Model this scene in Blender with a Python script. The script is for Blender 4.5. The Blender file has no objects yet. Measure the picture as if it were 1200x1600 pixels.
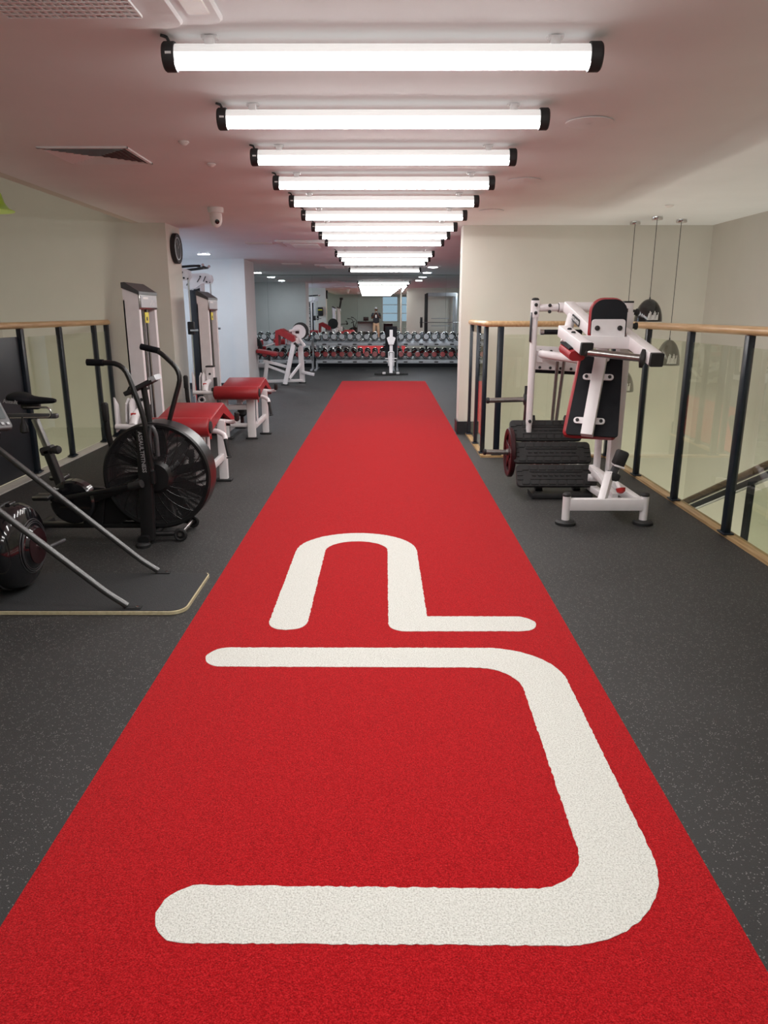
import bpy, bmesh, math, random
from mathutils import Vector, Matrix
from mathutils.geometry import tessellate_polygon
random.seed(7)
PI = math.pi
scn = bpy.context.scene
COL = scn.collection

# ------------------------------------------------------------------ camera, world, exposure
F_PX = 1140.0
PITCH = math.atan((800 - 488) / F_PX)
YAW = math.atan(2.0 / (F_PX / math.cos(PITCH)))
cam_d = bpy.data.cameras.new('camera')
cam_d.sensor_fit = 'VERTICAL'; cam_d.sensor_height = 24.0
cam_d.lens = 24.0 * F_PX / 1600.0
cam_d.clip_start = 0.02; cam_d.clip_end = 200
cam = bpy.data.objects.new('camera', cam_d); COL.objects.link(cam)
cam.location = (0, 0, 1.5); cam.rotation_euler = (PI / 2 - PITCH, 0, YAW)
scn.camera = cam

world = bpy.data.worlds.new('world'); scn.world = world; world.use_nodes = True
world.node_tree.nodes['Background'].inputs[0].default_value = (0.75, 0.85, 1.0, 1)
world.node_tree.nodes['Background'].inputs[1].default_value = 0.25

scn.view_settings.view_transform = 'Standard'; scn.view_settings.look = 'None'
scn.view_settings.gamma = 1.0; scn.view_settings.use_curve_mapping = False
scn.view_settings.exposure = 1.76
TUBE = 14.5          # emission of the tube lamps
DOWN = 56.0          # emission of the recessed downlights
def area_light(name, loc, rot, sx, sy, watts, col):
    l = bpy.data.lights.new(name, 'AREA'); l.shape = 'RECTANGLE'; l.size = sx; l.size_y = sy; l.energy = watts; l.color = col
    o = bpy.data.objects.new(name, l); COL.objects.link(o); o.location = loc; o.rotation_euler = rot; return o
# added unseen panels standing in for lower-storey light, brightening the two stair openings
area_light('stairwell_fill', (3.2, 5.0, -2.6), (PI, 0, 0), 1.2, 8.0, 45, (1.0, 0.93, 0.80))
area_light('stairwell_fill', (-4.0, 5.0, -2.6), (PI, 0, 0), 0.9, 8.0, 28, (1.0, 0.93, 0.80))

# ------------------------------------------------------------------ materials
def hexc(r, g, b):
    f = lambda c: (c / 255 / 12.92) if c / 255 <= 0.04045 else ((c / 255 + 0.055) / 1.055) ** 2.4
    return (f(r), f(g), f(b), 1)

def mat(name, col, rough=0.5, metal=0.0, spec=0.5, noise=0.0, nscale=20.0, bump=0.0, bscale=80.0, coat=0.0, emit=None, estr=0.0):
    m = bpy.data.materials.new(name); m.use_nodes = True
    nt = m.node_tree; p = nt.nodes['Principled BSDF']
    p.inputs['Base Color'].default_value = col
    p.inputs['Roughness'].default_value = rough; p.inputs['Metallic'].default_value = metal
    p.inputs['Specular IOR Level'].default_value = spec
    p.inputs['Coat Weight'].default_value = coat
    if emit: p.inputs['Emission Color'].default_value = emit; p.inputs['Emission Strength'].default_value = estr
    if noise or bump:
        tc = nt.nodes.new('ShaderNodeTexCoord')
    if noise:
        n = nt.nodes.new('ShaderNodeTexNoise'); n.inputs['Scale'].default_value = nscale; n.inputs['Detail'].default_value = 4
        nt.links.new(tc.outputs['Object'], n.inputs['Vector'])
        r = nt.nodes.new('ShaderNodeValToRGB')
        r.color_ramp.elements[0].position = 0.3; r.color_ramp.elements[1].position = 0.7
        r.color_ramp.elements[0].color = tuple(c * (1 - noise) for c in col[:3]) + (1,)
        r.color_ramp.elements[1].color = tuple(min(1, c * (1 + noise)) for c in col[:3]) + (1,)
        nt.links.new(n.outputs['Fac'], r.inputs[0]); nt.links.new(r.outputs[0], p.inputs['Base Color'])
    if bump:
        n2 = nt.nodes.new('ShaderNodeTexNoise'); n2.inputs['Scale'].default_value = bscale; n2.inputs['Detail'].default_value = 3
        nt.links.new(tc.outputs['Object'], n2.inputs['Vector'])
        b = nt.nodes.new('ShaderNodeBump'); b.inputs['Strength'].default_value = bump; b.inputs['Distance'].default_value = 0.01
        nt.links.new(n2.outputs['Fac'], b.inputs['Height']); nt.links.new(b.outputs[0], p.inputs['Normal'])
    return m

def mat_emit(name, col, s):
    m = bpy.data.materials.new(name); m.use_nodes = True; nt = m.node_tree
    nt.nodes.remove(nt.nodes['Principled BSDF'])
    e = nt.nodes.new('ShaderNodeEmission'); e.inputs[0].default_value = col; e.inputs[1].default_value = s
    nt.links.new(e.outputs[0], nt.nodes['Material Output'].inputs[0]); return m

def mat_glass(name, tint, refl=1.0):
    m = bpy.data.materials.new(name); m.use_nodes = True; nt = m.node_tree
    nt.nodes.remove(nt.nodes['Principled BSDF'])
    t = nt.nodes.new('ShaderNodeBsdfTransparent'); t.inputs[0].default_value = tint
    g = nt.nodes.new('ShaderNodeBsdfGlossy'); g.inputs['Roughness'].default_value = 0.0
    g.inputs[0].default_value = (refl, refl, refl, 1)
    f0 = nt.nodes.new('ShaderNodeFresnel'); f0.inputs[0].default_value = 1.5
    ge = nt.nodes.new('ShaderNodeNewGeometry'); f1 = nt.nodes.new('ShaderNodeMath'); f1.operation = 'SUBTRACT'; f1.inputs[0].default_value = 1.0
    nt.links.new(ge.outputs['Backfacing'], f1.inputs[1])
    f2 = nt.nodes.new('ShaderNodeMath'); f2.operation = 'MULTIPLY'; nt.links.new(f0.outputs[0], f2.inputs[0]); nt.links.new(f1.outputs[0], f2.inputs[1])
    f = nt.nodes.new('ShaderNodeMath'); f.operation = 'MULTIPLY'; f.inputs[1].default_value = 1.5; f.use_clamp = True; nt.links.new(f2.outputs[0], f.inputs[0])
    x = nt.nodes.new('ShaderNodeMixShader')
    nt.links.new(f.outputs[0], x.inputs[0]); nt.links.new(t.outputs[0], x.inputs[1]); nt.links.new(g.outputs[0], x.inputs[2])
    nt.links.new(x.outputs[0], nt.nodes['Material Output'].inputs[0]); return m

def mat_speckle(name, base, spots, scale, thr, rough, bump, bscale, var=0.25, mottle=1.2):
    m = bpy.data.materials.new(name); m.use_nodes = True; nt = m.node_tree; p = nt.nodes['Principled BSDF']
    p.inputs['Roughness'].default_value = rough
    tc = nt.nodes.new('ShaderNodeTexCoord')
    v = nt.nodes.new('ShaderNodeTexVoronoi'); v.inputs['Scale'].default_value = scale
    nt.links.new(tc.outputs['Object'], v.inputs['Vector'])
    w = nt.nodes.new('ShaderNodeTexNoise'); w.inputs['Scale'].default_value = scale * 0.35; w.inputs['Detail'].default_value = 2
    nt.links.new(tc.outputs['Object'], w.inputs['Vector'])
    mu = nt.nodes.new('ShaderNodeMath'); mu.operation = 'LESS_THAN'; mu.inputs[1].default_value = thr
    nt.links.new(v.outputs['Distance'], mu.inputs[0])
    gt = nt.nodes.new('ShaderNodeMath'); gt.operation = 'GREATER_THAN'; gt.inputs[1].default_value = 0.50
    nt.links.new(w.outputs['Fac'], gt.inputs[0])
    an = nt.nodes.new('ShaderNodeMath'); an.operation = 'MULTIPLY'
    nt.links.new(mu.outputs[0], an.inputs[0]); nt.links.new(gt.outputs[0], an.inputs[1])
    big = nt.nodes.new('ShaderNodeTexNoise'); big.inputs['Scale'].default_value = mottle; big.inputs['Detail'].default_value = 5
    nt.links.new(tc.outputs['Object'], big.inputs['Vector'])
    r = nt.nodes.new('ShaderNodeValToRGB')
    r.color_ramp.elements[0].position = 0.3; r.color_ramp.elements[1].position = 0.75
    r.color_ramp.elements[0].color = tuple(c * (1 - var) for c in base[:3]) + (1,)
    r.color_ramp.elements[1].color = tuple(c * (1 + var) for c in base[:3]) + (1,)
    nt.links.new(big.outputs['Fac'], r.inputs[0])
    mx = nt.nodes.new('ShaderNodeMix'); mx.data_type = 'RGBA'
    nt.links.new(an.outputs[0], mx.inputs[0]); nt.links.new(r.outputs[0], mx.inputs[6]); mx.inputs[7].default_value = spots
    nt.links.new(mx.outputs[2], p.inputs['Base Color'])
    n2 = nt.nodes.new('ShaderNodeTexNoise'); n2.inputs['Scale'].default_value = bscale; n2.inputs['Detail'].default_value = 4
    nt.links.new(tc.outputs['Object'], n2.inputs['Vector'])
    b = nt.nodes.new('ShaderNodeBump'); b.inputs['Strength'].default_value = bump; b.inputs['Distance'].default_value = 0.004
    nt.links.new(n2.outputs['Fac'], b.inputs['Height']); nt.links.new(b.outputs[0], p.inputs['Normal'])
    return m

def mat_turf(name, c0, c1, c2, scale=260):
    m = bpy.data.materials.new(name); m.use_nodes = True; nt = m.node_tree; p = nt.nodes['Principled BSDF']
    p.inputs['Roughness'].default_value = 0.85; p.inputs['Specular IOR Level'].default_value = 0.05
    p.inputs['Sheen Weight'].default_value = 0.10; p.inputs['Sheen Roughness'].default_value = 0.4
    tc = nt.nodes.new('ShaderNodeTexCoord')
    n = nt.nodes.new('ShaderNodeTexNoise'); n.inputs['Scale'].default_value = scale; n.inputs['Detail'].default_value = 3; n.inputs['Roughness'].default_value = 0.7
    nt.links.new(tc.outputs['Object'], n.inputs['Vector'])
    r = nt.nodes.new('ShaderNodeValToRGB'); cr = r.color_ramp
    cr.elements[0].position = 0.34; cr.elements[0].color = c0
    cr.elements[1].position = 0.68; cr.elements[1].color = c2
    e = cr.elements.new(0.5); e.color = c1
    nt.links.new(n.outputs['Fac'], r.inputs[0]); nt.links.new(r.outputs[0], p.inputs['Base Color'])
    b = nt.nodes.new('ShaderNodeBump'); b.inputs['Strength'].default_value = 0.7; b.inputs['Distance'].default_value = 0.008
    nt.links.new(n.outputs['Fac'], b.inputs['Height']); nt.links.new(b.outputs[0], p.inputs['Normal'])
    return m

def mat_wood(name, c0, c1, rot=0.0):
    m = bpy.data.materials.new(name); m.use_nodes = True; nt = m.node_tree; p = nt.nodes['Principled BSDF']
    p.inputs['Roughness'].default_value = 0.35
    tc = nt.nodes.new('ShaderNodeTexCoord'); mp = nt.nodes.new('ShaderNodeMapping')
    mp.inputs['Scale'].default_value = (14, 1.2, 14); mp.inputs['Rotation'].default_value = (0, 0, rot)
    n = nt.nodes.new('ShaderNodeTexNoise'); n.inputs['Scale'].default_value = 3; n.inputs['Detail'].default_value = 5
    nt.links.new(tc.outputs['Object'], mp.inputs[0]); nt.links.new(mp.outputs[0], n.inputs['Vector'])
    r = nt.nodes.new('ShaderNodeValToRGB'); r.color_ramp.elements[0].position = 0.35; r.color_ramp.elements[1].position = 0.65
    r.color_ramp.elements[0].color = c0; r.color_ramp.elements[1].color = c1
    nt.links.new(n.outputs['Fac'], r.inputs[0]); nt.links.new(r.outputs[0], p.inputs['Base Color'])
    return m

M = {}
M['rubber_floor'] = mat_speckle('rubber_floor', (0.027, 0.026, 0.0262, 1), (0.17, 0.165, 0.16, 1), 130, 0.27, 0.62, 0.5, 300)
M['turf'] = mat_turf('turf_red', (0.22, 0.0015, 0.0035, 1), (0.44, 0.0045, 0.0085, 1), (0.68, 0.022, 0.028, 1))
M['turf_white'] = mat_turf('turf_white', (0.52, 0.51, 0.47, 1), (0.76, 0.76, 0.71, 1), (0.90, 0.90, 0.86, 1), 200)
M['ceiling'] = mat('ceiling_paint', (0.83, 0.86, 0.87, 1), 0.9, spec=0.2, noise=0.02, nscale=2)
M['wall'] = mat('wall_paint', (0.68, 0.665, 0.60, 1), 0.85, spec=0.2, noise=0.02, nscale=3)
M['wall_grey'] = mat('wall_paint_grey', (0.42, 0.48, 0.46, 1), 0.85, spec=0.2, noise=0.02, nscale=3)
M['wall_pale'] = mat('wall_paint_pale', (0.66, 0.66, 0.66, 1), 0.85, spec=0.2, noise=0.02, nscale=3)
M['base_black'] = mat('baseboard_black', (0.014, 0.016, 0.020, 1), 0.5)
M['curb'] = mat('curb_grey', (0.55, 0.53, 0.49, 1), 0.6, noise=0.08)
M['wood'] = mat_wood('ash_wood', hexc(190, 152, 108), hexc(214, 180, 136))
M['wood_x'] = mat_wood('ash_wood_cross', hexc(190, 152, 108), hexc(214, 180, 136), PI / 2)
M['oak_dark'] = mat_wood('oak_dark', hexc(110, 86, 58), hexc(140, 112, 78))
M['curb_wood'] = mat_wood('curb_wood', hexc(168, 134, 92), hexc(200, 166, 122))
M['ply'] = mat_wood('ply_edge', hexc(196, 182, 146), hexc(214, 202, 168), PI / 2)
M['post'] = mat('post_steel', (0.012, 0.019, 0.030, 1), 0.35, metal=0.1, noise=0.15)
M['glass'] = mat_glass('balustrade_glass', (0.93, 0.95, 0.89, 1))
M['navy'] = mat('navy_panel', (0.022, 0.024, 0.030, 1), 0.4, noise=0.1, nscale=4)
M['mirror'] = mat('mirror', (0.80, 0.85, 0.84, 1), 0.0, metal=1.0)
M['white'] = mat('white_powdercoat', (0.80, 0.77, 0.785, 1), 0.32, noise=0.03, nscale=12)
M['white2'] = mat('white_plastic', (0.78, 0.76, 0.74, 1), 0.5, noise=0.02)
M['black'] = mat('black_powdercoat', (0.010, 0.010, 0.011, 1), 0.33, noise=0.2, nscale=15)
M['blackm'] = mat('black_matt', (0.016, 0.016, 0.017, 1), 0.62, noise=0.2, nscale=15)
M['wire'] = mat('black_wire', (0.030, 0.030, 0.032, 1), 0.28)
M['fan'] = mat('fan_black', (0.008, 0.008, 0.009, 1), 0.8, spec=0.2)
M['gloss'] = mat('black_gloss', (0.008, 0.008, 0.010, 1), 0.12, coat=0.5)
M['vinyl'] = mat('black_vinyl', (0.006, 0.007, 0.010, 1), 0.6, spec=0.2, noise=0.1, bump=0.15, bscale=300)
M['red'] = mat('red_vinyl', (0.335, 0.020, 0.026, 1), 0.38, noise=0.08, nscale=8, bump=0.1, bscale=300)
M['dkred'] = mat('dark_red_plate', (0.030, 0.007, 0.009, 1), 0.45, spec=0.3, noise=0.1)
M['redm'] = mat('red_knob', (0.42, 0.02, 0.02, 1), 0.3)
M['chrome'] = mat('chrome', (0.75, 0.75, 0.76, 1), 0.12, metal=1.0)
M['steel'] = mat('brushed_steel', (0.36, 0.35, 0.34, 1), 0.3, metal=1.0, noise=0.1, nscale=40)
M['strut'] = mat('strut_paint', (0.10, 0.10, 0.10, 1), 0.32, metal=0.7)
M['duct'] = mat('duct_grey', (0.16, 0.15, 0.15, 1), 0.8)
M['grey'] = mat('grey_paint', (0.42, 0.44, 0.47, 1), 0.4, noise=0.05)
M['dkgrey'] = mat('dark_grey', (0.06, 0.06, 0.065, 1), 0.45, noise=0.1)
M['tread'] = mat('tread_rubber', (0.013, 0.013, 0.014, 1), 0.55, noise=0.2, nscale=30, bump=0.2, bscale=200)
M['tube'] = mat_emit('tube_light', (1.0, 0.985, 0.96, 1), TUBE)
M['tube_edge'] = mat_emit('tube_edge_glow', (1.0, 0.985, 0.96, 1), 0.42)
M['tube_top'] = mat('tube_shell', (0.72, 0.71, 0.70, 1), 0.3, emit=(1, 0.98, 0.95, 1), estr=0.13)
M['down'] = mat_emit('downlight', (0.88, 0.94, 1.0, 1), DOWN)
M['clear'] = mat('clear_clip', (0.75, 0.73, 0.73, 1), 0.15)
M['lime'] = mat('lime_enamel', (0.42, 0.60, 0.04, 1), 0.3)
M['text_white'] = mat('print_white', (0.75, 0.75, 0.75, 1), 0.5)
M['text_grey'] = mat('print_grey', (0.33, 0.33, 0.34, 1), 0.5)
M['text_black'] = mat('print_black', (0.02, 0.02, 0.02, 1), 0.5)
M['yellow'] = mat('yellow_label', (0.70, 0.62, 0.05, 1), 0.5)
M['face_grey'] = mat('dumbbell_face_grey', (0.36, 0.38, 0.40, 1), 0.35, noise=0.1, nscale=60)
M['face_red'] = mat('dumbbell_face_red', (0.23, 0.018, 0.02, 1), 0.35, noise=0.15, nscale=60)
M['screen'] = mat('screen', (0.06, 0.08, 0.085, 1), 0.15)
M['skin'] = mat('skin', (0.16, 0.075, 0.045, 1), 0.5)
M['shirt'] = mat('dark_shirt', (0.02, 0.022, 0.03, 1), 0.85)
M['khaki'] = mat('khaki_cloth', (0.50, 0.38, 0.26, 1), 0.85, noise=0.05)
M['cap'] = mat('grey_cap', (0.20, 0.20, 0.22, 1), 0.85)
M['window_sky'] = mat_emit('window_sky', (0.36, 0.50, 0.62, 1), 0.28)
M['window_cool'] = mat_emit('window_daylight', (0.60, 0.77, 1.0, 1), 1.1)

# ------------------------------------------------------------------ mesh builder
def frame_for(d, up=(0, 0, 1)):
    d = Vector(d).normalized(); up = Vector(up)
    if abs(d.dot(up)) > 0.97: up = Vector((0, 1, 0)) if abs(d.y) < 0.9 else Vector((1, 0, 0))
    s = d.cross(up).normalized(); u = s.cross(d).normalized()
    return s, u

def rrect(w, h, r, n=3):
    r = min(r, w / 2 - 1e-4, h / 2 - 1e-4); pts = []
    for cx, cy, a0 in ((w/2-r, h/2-r, 0), (-w/2+r, h/2-r, 90), (-w/2+r, -h/2+r, 180), (w/2-r, -h/2+r, 270)):
        for k in range(n):
            a = math.radians(a0 + 90 * k / (n - 1)) if n > 1 else math.radians(a0 + 45)
            pts.append((cx + r * math.cos(a), cy + r * math.sin(a)))
    return pts

class MB:
    def __init__(s): s.bm = bmesh.new()
    def ring(s, pts): return [s.bm.verts.new(p) for p in pts]
    def bridge(s, a, b):
        n = len(a)
        for i in range(n):
            try: s.bm.faces.new((a[i], a[(i+1) % n], b[(i+1) % n], b[i]))
            except ValueError: pass
    def sweep(s, path, prof, up=(0, 0, 1), cap=True, closed=False):
        path = [Vector(p) for p in path]; n = len(path); rings = []
        pu = Vector(up)
        for i, p in enumerate(path):
            if closed: d = (path[(i+1) % n] - path[i-1])
            elif i == 0: d = path[1] - p
            elif i == n-1: d = p - path[-2]
            else: d = (path[i+1]-p).normalized() + (p-path[i-1]).normalized()
            sd, u = frame_for(d, pu)
            k = 1.0
            if 0 < i < n-1 and not closed:
                c = (path[i+1]-p).normalized().dot((p-path[i-1]).normalized())
                k = 1 / max(0.5, math.sqrt((1 + c) / 2))
            rings.append(s.ring([p + sd * (x * (k if abs(sd.dot((path[min(i+1,n-1)]-p))) > 1e-6 else 1)) + u * y for x, y in prof]))
            pu = u if abs(Vector(d).normalized().dot(Vector(up))) > 0.9 else Vector(up)
        for a, b in zip(rings, rings[1:]): s.bridge(a, b)
        if closed: s.bridge(rings[-1], rings[0])
        elif cap:
            s.bm.faces.new(rings[0][::-1]); s.bm.faces.new(rings[-1])
        return s
    def beam(s, p0, p1, w, h, up=(0, 0, 1), r=0.006):
        return s.sweep([p0, p1], rrect(w, h, r), up)
    def tube(s, path, r, seg=12, bend=0.0, up=(0, 0, 1), closed=False):
        if bend: path = roundp(path, bend)
        # parallel transport frames
        path = [Vector(p) for p in path]; n = len(path)
        def dirn(i):
            if closed: return (path[(i+1) % n]-path[i-1]).normalized()
            if i == 0: return (path[1]-path[0]).normalized()
            if i == n-1: return (path[-1]-path[-2]).normalized()
            return ((path[i+1]-path[i]).normalized()+(path[i]-path[i-1]).normalized()).normalized()
        d = dirn(0); sd, u = frame_for(d, up); rings = []
        for i in range(n):
            d2 = dirn(i); ax = d.cross(d2)
            if ax.length > 1e-6:
                q = Matrix.Rotation(d.angle(d2), 3, ax.normalized()); sd = q @ sd; u = q @ u
            d = d2
            rr = r[i] if isinstance(r, (list, tuple)) else r
            rings.append(s.ring([path[i] + sd*rr*math.cos(2*PI*k/seg) + u*rr*math.sin(2*PI*k/seg) for k in range(seg)]))
        for a, b in zip(rings, rings[1:]): s.bridge(a, b)
        if closed: s.bridge(rings[-1], rings[0])
        else:
            s.bm.faces.new(rings[0][::-1]); s.bm.faces.new(rings[-1])
        return s
    def cyl(s, p0, p1, r, seg=20, r2=None):
        return s.tube([p0, p1], [r, r if r2 is None else r2], seg)
    def box(s, c, size, r=0.0, rot=None):
        w, d, h = size
        if r:
            p = rrect(w, d, r, 3)
            k = min(r, h/2*0.9)
            lv = [(-h/2, -k*0.7), (-h/2+k, 0), (h/2-k, 0), (h/2, -k*0.7)]
            rings = []
            for z, o in lv:
                sx = (w+2*o)/w; sy = (d+2*o)/d
                rings.append([Vector((x*sx, y*sy, z)) for x, y in p])
        else:
            p = [(w/2, d/2), (-w/2, d/2), (-w/2, -d/2), (w/2, -d/2)]
            rings = [[Vector((x, y, z)) for x, y in p] for z in (-h/2, h/2)]
        Rm = Matrix.Identity(3) if rot is None else rot
        c = Vector(c); R = [s.ring([c + Rm @ v for v in rg]) for rg in rings]
        for a, b in zip(R, R[1:]): s.bridge(a, b)
        s.bm.faces.new(R[0][::-1]); s.bm.faces.new(R[-1]); return s
    def bb(s, x0, x1, y0, y1, z0, z1, r=0.0):
        return s.box(((x0+x1)/2, (y0+y1)/2, (z0+z1)/2), (x1-x0, y1-y0, z1-z0), r)
    def prism(s, poly, h0, h1, mx=None, chamfer=0.0):
        """poly in local xy, extruded along local z; mx maps local to world"""
        mx = mx or Matrix.Identity(4)
        lv = [(h0, 0), (h1, 0)]
        if chamfer:
            cx = sum(p[0] for p in poly)/len(poly); cy = sum(p[1] for p in poly)/len(poly)
            ex = max(abs(p[0]-cx) for p in poly); ey = max(abs(p[1]-cy) for p in poly)
            lv = [(h0, 1), (h0+chamfer, 0), (h1-chamfer, 0), (h1, 1)]
        R = []
        for z, o in lv:
            if o:
                fx = 1-chamfer/ex; fy = 1-chamfer/ey
                R.append(s.ring([mx @ Vector((cx+(x-cx)*fx, cy+(y-cy)*fy, z)) for x, y in poly]))
            else: R.append(s.ring([mx @ Vector((x, y, z)) for x, y in poly]))
        for a, b in zip(R, R[1:]): s.bridge(a, b)
        if len(poly) > 6:
            for t in tessellate_polygon([[Vector((x, y, 0)) for x, y in poly]]):
                for rg in (R[0], R[-1]):
                    try: s.bm.faces.new([rg[i] for i in t])
                    except ValueError: pass
        else:
            s.bm.faces.new(R[0][::-1]); s.bm.faces.new(R[-1])
        return s
    def lathe(s, prof, o, axis=(0, 0, 1), seg=24):
        o = Vector(o); a = Vector(axis).normalized(); sd, u = frame_for(a); R = []
        for r, h in prof:
            r = max(r, 1e-4)
            R.append(s.ring([o + a*h + sd*r*math.cos(2*PI*k/seg) + u*r*math.sin(2*PI*k/seg) for k in range(seg)]))
        for x, y in zip(R, R[1:]): s.bridge(x, y)
        s.bm.faces.new(R[0][::-1]); s.bm.faces.new(R[-1]); return s
    def torus(s, o, R, r, axis=(0, 0, 1), seg=40, rs=6):
        o = Vector(o); a = Vector(axis).normalized(); sd, u = frame_for(a); rings = []
        for k in range(seg):
            t = 2*PI*k/seg; e = sd*math.cos(t) + u*math.sin(t)
            rings.append(s.ring([o + e*(R + r*math.cos(2*PI*j/rs)) + a*r*math.sin(2*PI*j/rs) for j in range(rs)]))
        for i in range(seg): s.bridge(rings[i], rings[(i+1) % seg])
        return s
    def build(s, name, m, parent=None, origin=None, ang=35):
        me = bpy.data.meshes.new(name)
        bmesh.ops.recalc_face_normals(s.bm, faces=s.bm.faces)
        off = Vector(origin) if origin is not None else Vector((0, 0, 0))
        if parent is not None:
            p = parent
            while p is not None: off = off + p.location; p = p.parent
        bmesh.ops.translate(s.bm, verts=s.bm.verts, vec=-off)
        s.bm.to_mesh(me); s.bm.free()
        me.polygons.foreach_set('use_smooth', [True]*len(me.polygons))
        me.set_sharp_from_angle(angle=math.radians(ang))
        me.materials.append(M[m] if isinstance(m, str) else m)
        o = bpy.data.objects.new(name, me); COL.objects.link(o)
        if parent is not None: o.parent = parent
        elif origin is not None: o.location = origin
        return o

def roundp(path, r, n=5):
    path = [Vector(p) for p in path]; out = [path[0]]
    for a, b, c in zip(path, path[1:], path[2:]):
        d0 = (a-b); d1 = (c-b); k = min(r, d0.length*0.48, d1.length*0.48)
        p0 = b + d0.normalized()*k; p1 = b + d1.normalized()*k
        for i in range(n+1):
            t = i/n; out.append(p0*(1-t)**2 + b*2*t*(1-t) + p1*t*t)
    out.append(path[-1]); return out

def axes_m(o, x, y):
    """4x4 with local x->x, local y->y, local z->x cross y"""
    x = Vector(x).normalized(); y = Vector(y); y = (y - x*y.dot(x)).normalized(); z = x.cross(y)
    m = Matrix((x, y, z)).transposed().to_4x4(); m.translation = Vector(o); return m

def tag(o, label=None, cat=None, group=None, kind=None):
    if label: o['label'] = label
    if cat: o['category'] = cat
    if group: o['group'] = group
    if kind: o['kind'] = kind
    return o
def thing(name, label, cat, loc=(0, 0, 0), group=None, rz=0):
    o = bpy.data.objects.new(name, None); COL.objects.link(o); o.empty_display_size = 0.1
    o.location = loc; o.rotation_euler = (0, 0, rz); return tag(o, label, cat, group)
def struct(name, mb, m): return tag(mb.build(name, m), kind='structure')
def copy_tree(o, parent=None):
    c = o.copy(); COL.objects.link(c)
    if parent is not None: c.parent = parent
    for ch in [x for x in bpy.data.objects if x.parent is o and x is not c]: copy_tree(ch, c)
    return c
def dup(o, loc, label=None, rz=None):
    kids = {}
    for x in bpy.data.objects:
        if x.parent: kids.setdefault(x.parent.name, []).append(x)
    def rec(a, par):
        c = a.copy(); COL.objects.link(c)
        if par is not None: c.parent = par
        for ch in kids.get(a.name, []): rec(ch, c)
        return c
    r = rec(o, None); r.location = loc
    if rz is not None: r.rotation_euler = (0, 0, rz)
    if label: r['label'] = label
    return r
def text(s, size, mx, m, parent, name='lettering', depth=0.0015, sx=1.0):
    cu = bpy.data.curves.new(name, 'FONT'); cu.body = s; cu.size = size; cu.extrude = depth; cu.resolution_u = 2
    cu.align_x = 'CENTER'; cu.align_y = 'CENTER'; cu.offset = size*0.012
    t = bpy.data.objects.new(name, cu); me = bpy.data.meshes.new_from_object(t)
    bpy.data.objects.remove(t); bpy.data.curves.remove(cu)
    me.name = name
    off = Vector((0, 0, 0)); p = parent
    while p is not None: off = off + p.location; p = p.parent
    me.transform(Matrix.Translation(-off) @ mx @ Matrix.Diagonal((sx, 1, 1, 1)))
    me.materials.clear(); me.materials.append(M[m])
    o = bpy.data.objects.new(name, me); COL.objects.link(o); o.parent = parent; return o

# ------------------------------------------------------------------ the setting
CZ = 2.5                       # ceiling height
MY = 21.1                      # mirror wall
BY = -2.4                      # wall behind the camera
LX, RX = -3.33, 2.36           # the two balustrade lines
# floor slab with its openings: a polygon in plan
fl = [(-3.36, BY), (2.40, BY), (2.40, 7.74), (1.06, 7.74), (1.06, 9.25), (1.06, 9.29), (5.4, 9.29), (5.4, MY+0.1), (-5.6, MY+0.1), (-5.6, 9.62), (-3.36, 9.62)]
struct('floor', MB().prism(fl, -0.30, 0.0), 'rubber_floor')
struct('floor_lower', MB().bb(-5.0, 4.3, BY, 9.6, -2.9, -2.8), M['wall'])
struct('ceiling', MB().bb(-2.85, 5.4, BY, 9.4, CZ, CZ+0.25), 'ceiling')
struct('ceiling_far', MB().bb(-5.6, 5.4, 9.4, MY+0.1, CZ, CZ+0.25), 'ceiling')
struct('ceiling_upper', MB().bb(-5.0, -2.85, BY, 9.4, 3.5, 3.6), 'ceiling')
struct('trim_soffit', MB().bb(-2.95, -2.85, BY, 9.02, CZ+0.0, 3.5), 'wall')
struct('wall_left', MB().bb(-4.75, -4.6, BY, 9.1, -2.8, 3.5), 'wall')
struct('wall_left_end', MB().bb(-4.75, -2.55, 9.02, 9.62, -2.8, 2.5).bb(-4.75, -2.85, 9.02, 9.4, 2.5, 3.5), 'wall')
struct('wall_right_end', MB().bb(0.93, 5.4, 9.27, 9.55, -2.8, CZ), 'wall')
mb = MB(); mb.prism([(3.90, 9.3), (3.90, 8.9), (4.05, BY), (4.2, BY), (4.2, 9.3)], -2.8, CZ)
struct('wall_right', mb, 'wall')
struct('wall_far_right', MB().bb(5.0, 5.2, 9.5, MY, 0, CZ), 'wall_grey')
# left wall of the far zone, with a window that lets cool daylight in
struct('wall_far_left', MB().bb(-5.6, -5.4, 9.6, 10.6, 0, CZ).bb(-5.6, -5.4, 14.0, MY, 0, CZ).bb(-5.6, -5.4, 10.6, 14.0, 0, 0.7).bb(-5.6, -5.4, 10.6, 14.0, 2.3, CZ), 'wall_pale')
struct('wall_left_pier', MB().bb(-5.4, -3.02, 14.98, 16.0, 0, CZ, 0.0).bb(-3.02, -2.74, 14.92, 16.0, 0, CZ), 'wall_pale')
struct('wall_back', MB().bb(-4.75, 0.35, BY-0.15, BY, -2.8, 3.5).bb(1.3, 4.2, BY-0.15, BY, -2.8, CZ).bb(0.35, 1.3, BY-0.15, BY, -2.8, 0.95).bb(0.35, 1.3, BY-0.15, BY, 2.42, CZ), 'wall_grey')
struct('wall_mirror_backing', MB().bb(-5.6, 5.2, MY+0.03, MY+0.12, 0, CZ), 'wall_grey')
struct('baseboard_back', MB().bb(-5.4, 5.0, MY-0.03, MY+0.03, 0, 0.36), 'base_black')
struct('baseboard_pier', MB().bb(-5.4, -2.72, 14.9, 14.98, 0, 0.12).bb(-2.74, -2.72, 14.9, 16.0, 0, 0.12), 'base_black')
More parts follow.
